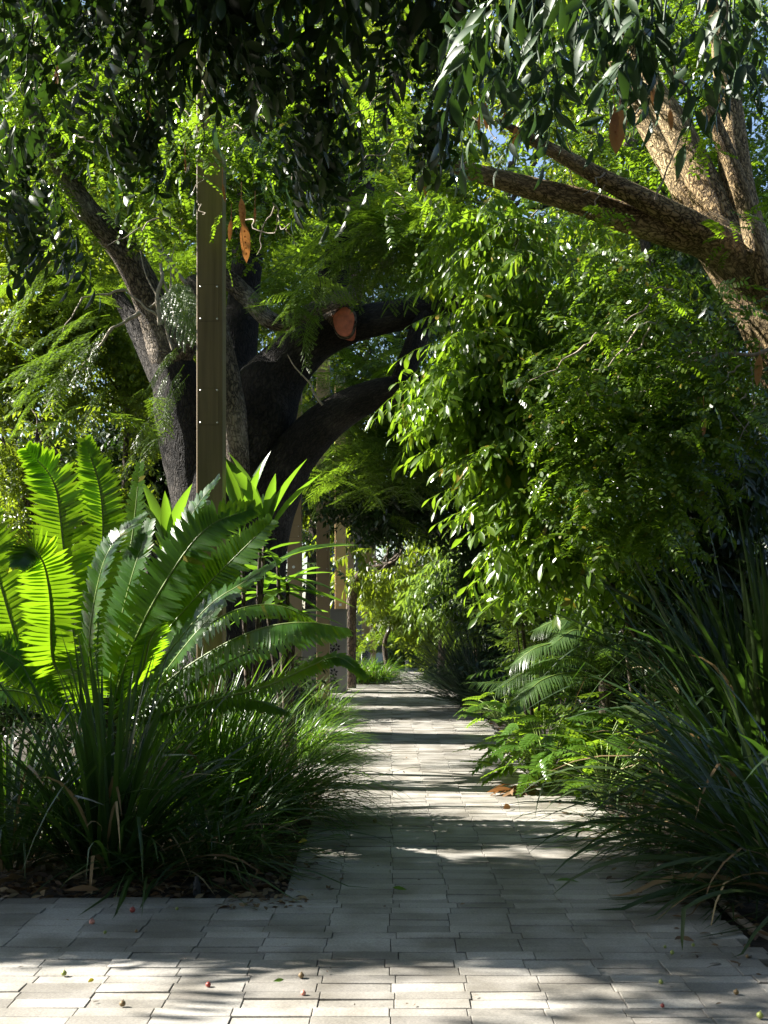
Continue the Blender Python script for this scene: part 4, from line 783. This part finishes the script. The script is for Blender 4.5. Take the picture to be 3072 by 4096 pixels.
bigstrap(3120, 9.6, 'tall strap leaved plant under the brown trunk', 110, (1.8, 2.8), el=(1., 1.55), dr=(.08, .6))
clump('grass_clump', 'dry tipped drooping grass on the right paving edge', 'grass clump', 2640, 8.1, [dict(n=80, L=(.5, 1.), wd=(.007, .014), elev=(.1, 1.), az=(2., 5.), spread=.3, droop=(.35, .8))], 'strap', G2)
clump('grass_clump', 'wispy grass trailing on the right paving edge nearest the camera', 'grass clump', 3000, 6.5, [dict(n=80, L=(.4, .8), wd=(.008, .016), elev=(.1, .9), az=(2.2, 4.5), spread=.25, droop=(.3, .7))], 'strap', G2)

# ------------------------------------------------------------------ broad-leaved cordylines
def cordyline(px, Y, tops, label):
    X = (px-CX)/F*Y; t = thing('cordyline', (X, Y, 0), label, 'plant', 'broad leaved cordylines behind the cycad')
    a = Acc(); st = Acc(); T = leaf(.17, .2, .2, (.3, .55, .9, 1, .85, .5, 0))
    for (x, y, n, L, ez) in tops:
        c = at(x, y, Y+U(-.15, .15)); st.tube([(X+U(-.1, .1), Y, -.05), np.array([X, Y, c[2]*.5])*.5+c*np.array([.5,.5,.25]), c], [.03, .025, .018], 8)
        an = np.arange(n)*2.4+U(0, 6); z = U(*ez, n); d = np.stack([np.cos(an), np.sin(an), z], 1)
        a.inst(T, mats(d, np.array([0, 0, 1.]) + nrm(d)*-.2, L*U(.75, 1.1, n), U(-.5, .5, n)), c[None] + np.array([0, 0, 1.])*U(-.12, .06, (n, 1)))
    a.obj('foliage', M['cordy'], t); st.obj('stem', M['bark_plain'], t)
cordyline(660, 11.4, [(665,2200,6,.78,(1.6,3.6)),(690,2280,7,.6,(.6,1.6))], 'cordyline with two upright lit leaves left of the tall column')
cordyline(1000, 11.5, [(965,2110,6,.85,(2.5,6.)),(1060,2130,6,.85,(1.2,3.)),(1040,2200,5,.55,(-.1,1.))], 'cordyline with upright pale leaf blades right of the tall column')
cordyline(1150, 12.0, [(1110,2230,6,.75,(.2,1.2)),(1150,2330,8,.75,(-.6,.5)),(1120,2380,8,.7,(-.8,.3)),(1180,2470,7,.6,(-.5,.4)),(1060,2350,8,.7,(-.3,.8))], 'spreading cordyline with drooping dark leaves in front of the far columns')
cordyline(560, 11.4, [(560,2350,8,.5,(.2,1.2)),(640,2450,8,.5,(0,1.))], 'low cordyline hidden among the cycad fronds')

# ------------------------------------------------------------------ philodendrons
def lobed():
    a = Acc(); n = 7; t = np.linspace(.06, .92, n); T = leaf(.34, .25, .1, (.7, 1, .95, .75, 0))
    for sd in (-1, 1):
        d = np.stack([.35+t*1.1, np.full(n, sd*1.), np.full(n, .05)], 1); a.inst(T, mats(d, np.array([0, 0, 1.]), .34*(1-.55*t+.12), None, 1.25), np.stack([t, 0*t, -.2*t*t], 1))
    a.inst(leaf(.16, .2, .1, (.5, 1, 1, .7, 0)), mats(np.array([[1., 0, 0]]), np.array([0, 0, 1.]), 1.05), np.array([[0, 0, .004]])); return a.get()
LOB = [lobed() for _ in range(3)]
def philo(px, Y, n, R, label):
    X = (px-CX)/F*Y; t = thing('philodendron', (X, Y, 0), label, 'plant', 'lobed philodendrons along the right bed')
    a = Acc(); st = Acc(); an = U(0, 6.283, n); el = U(.25, 1.4, n); l = U(.4, .75, n)*R
    tip = np.array([X, Y, .05]) + np.stack([np.cos(an)*np.cos(el)*l*1.1, np.sin(an)*np.cos(el)*l*1.1, np.sin(el)*l], 1)
    d = np.stack([np.cos(an), np.sin(an), U(-.7, .35, n)], 1); k = rng.integers(0, 3, n)
    for i in range(3): a.inst(LOB[i], mats(d[k == i], np.array([0, 0, 1.]), U(.28, .42, (k == i).sum())*R, U(-.4, .4, (k == i).sum())), tip[k == i])
    for q in range(n): st.tube([(X, Y, -.02), (tip[q]+np.array([X, Y, 0.05]))/2+np.array([0, 0, .06]), tip[q]], [.008, .007, .005], 5, 0, 3)
    a.obj('foliage', M['philo'], t); st.obj('stems', M['rachis'], t)
philo(2180, 11.6, 50, .85, 'bright lobed philodendron just below the sago cycad fronds')
philo(2190, 10.6, 50, .75, 'lobed philodendron reaching over the path beside dry brown fronds')
philo(2400, 11.4, 50, .9, 'philodendron behind the crossing strap leaves')
philo(2420, 9.9, 46, .75, 'nearest philodendron at the paving edge under the straps')
philo(2500, 11.9, 40, .8, 'philodendron in front of the sago cycad stem')
philo(2620, 12.0, 50, 1.1, 'tall philodendron deep in the right bed')
philo(2080, 15.8, 40, .8, 'small shaded philodendron at the edge of the far paving')
philo(2000, 17.6, 36, .7, 'dark low philodendron beside the spiky clump')
a = Acc(); c = at(2090, 3170, 10.45)
for k in range(26):
    d = rdir(1, -.5, .2); d[0, 0] -= .4; p = c + U(-.12, .12, 3)*np.array([1.3, 1, .6]); p[2] = abs(p[2]*.6)+.03
    a.inst(LANCE, mats(d, np.array([0, 0, 1.]), U(.12, .24), U(-1, 1, 1)), p[None])
tag(a.obj('dry_fronds', M['dry'], origin=(c[0], c[1], 0)), 'dry rusty brown dead fronds lying at the right path edge', 'dead leaves')

# ------------------------------------------------------------------ undergrowth and litter
a = Acc()
def litter(n, x0, x1, y0, y1, s=(.05, .11)):
    p = np.stack([U(x0, x1, n), U(y0, y1, n), U(-.035, .012, n)], 1); d = rdir(n, -.3, .35); a.inst(LEAF, mats(d, np.array([0, 0, 1.]), U(*s, n), U(-.9, .9, n)), p)
litter(1500, -2.6, -.62, 6.47, 8.6); litter(700, 1.72, 3., 3.6, 9); litter(500, -2.5, -.7, 8.6, 12); litter(120, 1.4, 1.8, 14, 24); litter(60, -.9, -.45, 6.6, 8.2, (.04, .07)); litter(300, -1.4, .25, 29.65, 30.3); litter(400, 1.75, 3.5, 9, 15)
def bits(n, x0, x1, y0, y1, s):
    p = np.stack([U(x0, x1, n), U(y0, y1, n), U(.004, .012, n)], 1); d = rdir(n, -.15, .3); a.inst(LEAF, mats(d, np.array([0, 0, 1.]), U(*s, n), U(-.7, .7, n)), p)
bits(90, -.62, -.3, 6.4, 11, (.03, .07)); bits(130, -2.2, 1.7, 4.3, 12, (.012, .03)); bits(60, -.9, -.4, 6.2, 6.5, (.03, .08)); bits(120, 1.3, 1.7, 5, 11, (.03, .08)); bits(60, -1, 1.4, 12, 26, (.03, .07))
tag(a.obj('leaf_litter', M['litter']), 'brown dead leaves scattered on the garden beds', 'leaf litter', kind='stuff')
a = Acc(); a.tube([at(930,3530,7.),at(1060,3535,6.95),at(1120,3545,6.85)], [.03,.028,.02], 8, .08); tag(a.obj('fallen_branch', M['bark_plain'], origin=at(1000,3545,6.95)*np.array([1,1,0])), 'pale fallen branch lying at the left bed corner', 'branch')
a = Acc(); a.tube([at(2640,3470,7.35),at(2830,3560,6.75),at(2960,3680,6.1),at(3120,3780,5.7)], [.028,.026,.022,.018], 8, .1); tag(a.obj('root', M['twig'], origin=at(2830,3560,6.75)*np.array([1,1,0])), 'pale knobbly root along the right paving edge', 'root')
def ground_pt(px, py):
    Y = F*H/(py-CY); return np.array([(px-CX)/F*Y, Y, 0.])
def fruit(px, py, r, mat, label):
    c = ground_pt(px, py); a = Acc(); n, m_ = 12, 7; th = np.linspace(0, 2*np.pi, n, endpoint=False); v = []
    for k in range(m_+1):
        ph = math.pi*k/m_; v += [(c[0]+r*math.sin(ph)*math.cos(q), c[1]+r*math.sin(ph)*math.sin(q)*1.1, r*.93+r*.95*math.cos(ph)*(1+.05*math.sin(2*q))) for q in th]
    a.polys(v, [(k*n+i, (k+1)*n+i, (k+1)*n+(i+1) % n, k*n+(i+1) % n) for k in range(m_) for i in range(n)])
    a.tube([(c[0], c[1], r*1.8), (c[0]+r*.3, c[1], r*2.3)], [r*.16, r*.1], 5); tag(a.obj('fallen_fruit', M[mat], origin=c), label, 'fruit', 'small fruits fallen on the paving')
for px, py, r, mt, lb in ((530,3650,.018,'fruitr','dark red fruit in the shade near the left bed edge'),(368,3697,.017,'fruitp','pale pink fruit left of the dark red fruit'),(708,3640,.010,'fruitg','green fruit in the shade right of the dark red fruit'),
    (420,3735,.010,'fruitg','small green fruit just below the pink fruit'),(545,3730,.010,'fruitb','small brown fruit in the shade left of centre'),(833,3948,.013,'fruitr','red fruit on the bright paving at lower centre left'),
    (1213,3982,.013,'fruitp','pink fruit on the bright paving edge at lower centre'),(1205,3912,.015,'fruitb','brown fruit on the shade edge at lower centre'),(490,4026,.015,'fruitb','brown fruit on the bright lower left paving'),
    (256,3903,.014,'fruitg','olive fruit on bright paving at far lower left'),(2689,3818,.012,'fruitg','larger green fruit in the right side shade'),(2660,3793,.009,'fruitg','tiny green fruit up left of the larger right one'),
    (2773,3786,.010,'fruitg','green fruit nearest the right bed in shade'),(2989,3832,.010,'fruitb','brown fruit beside the right bed edge'),(2644,3936,.012,'fruitg','pale green fruit at lower right near the bright edge'),
    (2945,3978,.013,'fruitb','olive brown fruit at lower right in shade'),(3040,4074,.016,'fruitg','pale fruit at the lower right corner'),(2650,4030,.010,'fruitr','little red fruit at the lower right shade edge'),(1500,3293,.022,'fruitb','pale brown fruit at the left path edge by dry leaves')):
    fruit(px, py, r*.85, mt, lb)
def fallen(px, py, L, mat, label, az, rl=.3, T=LEAF):
    c = ground_pt(px, py); c[2] = .02; a = Acc(); a.inst(T, mats(np.array([[math.cos(az), math.sin(az), .12]]), np.array([0, 0, 1.]), L, np.array([rl])), c[None] - np.array([math.cos(az), math.sin(az), 0])*L/2)
    tag(a.obj('fallen_leaf', M[mat], origin=c), label, 'leaf', 'single leaves fallen on the paving')
fallen(1600, 3570, .09, 'greenleaf', 'curled fresh green leaf on the middle of the shaded path', 2.6, 1.0); fallen(2270, 3535, .15, 'greenleaf', 'long pale green leaf on the right of the shaded path', .15, .3, LANCE)
fallen(1215, 3380, .12, 'yellowleaf', 'bright yellow leaf standing at the left path edge', 1.0, 1.0); fallen(1350, 3355, .13, 'greenleaf', 'broad green leaf lying at the left path edge', .2, .1); fallen(1115, 3942, .05, 'greenleaf', 'small green leaf on the bright lower paving', .4, .8)
fallen(1680, 3285, .1, 'greenleaf', 'small pale leaf on the path in the light streaks', 0, .2); fallen(365, 3942, .05, 'yellowleaf', 'tiny yellow leaf on the bright lower left paving', 1.2, .8); fallen(330, 3575, .2, 'dry', 'large pale curled leaf at the bed edge on the left', .1, .3)
fallen(2030, 3240, .16, 'dry', 'brown shrivelled leaf on the path below the dry fronds', 1., .9)
print('verts', sum(len(o.data.vertices) for o in SC.objects if o.type == 'MESH'))
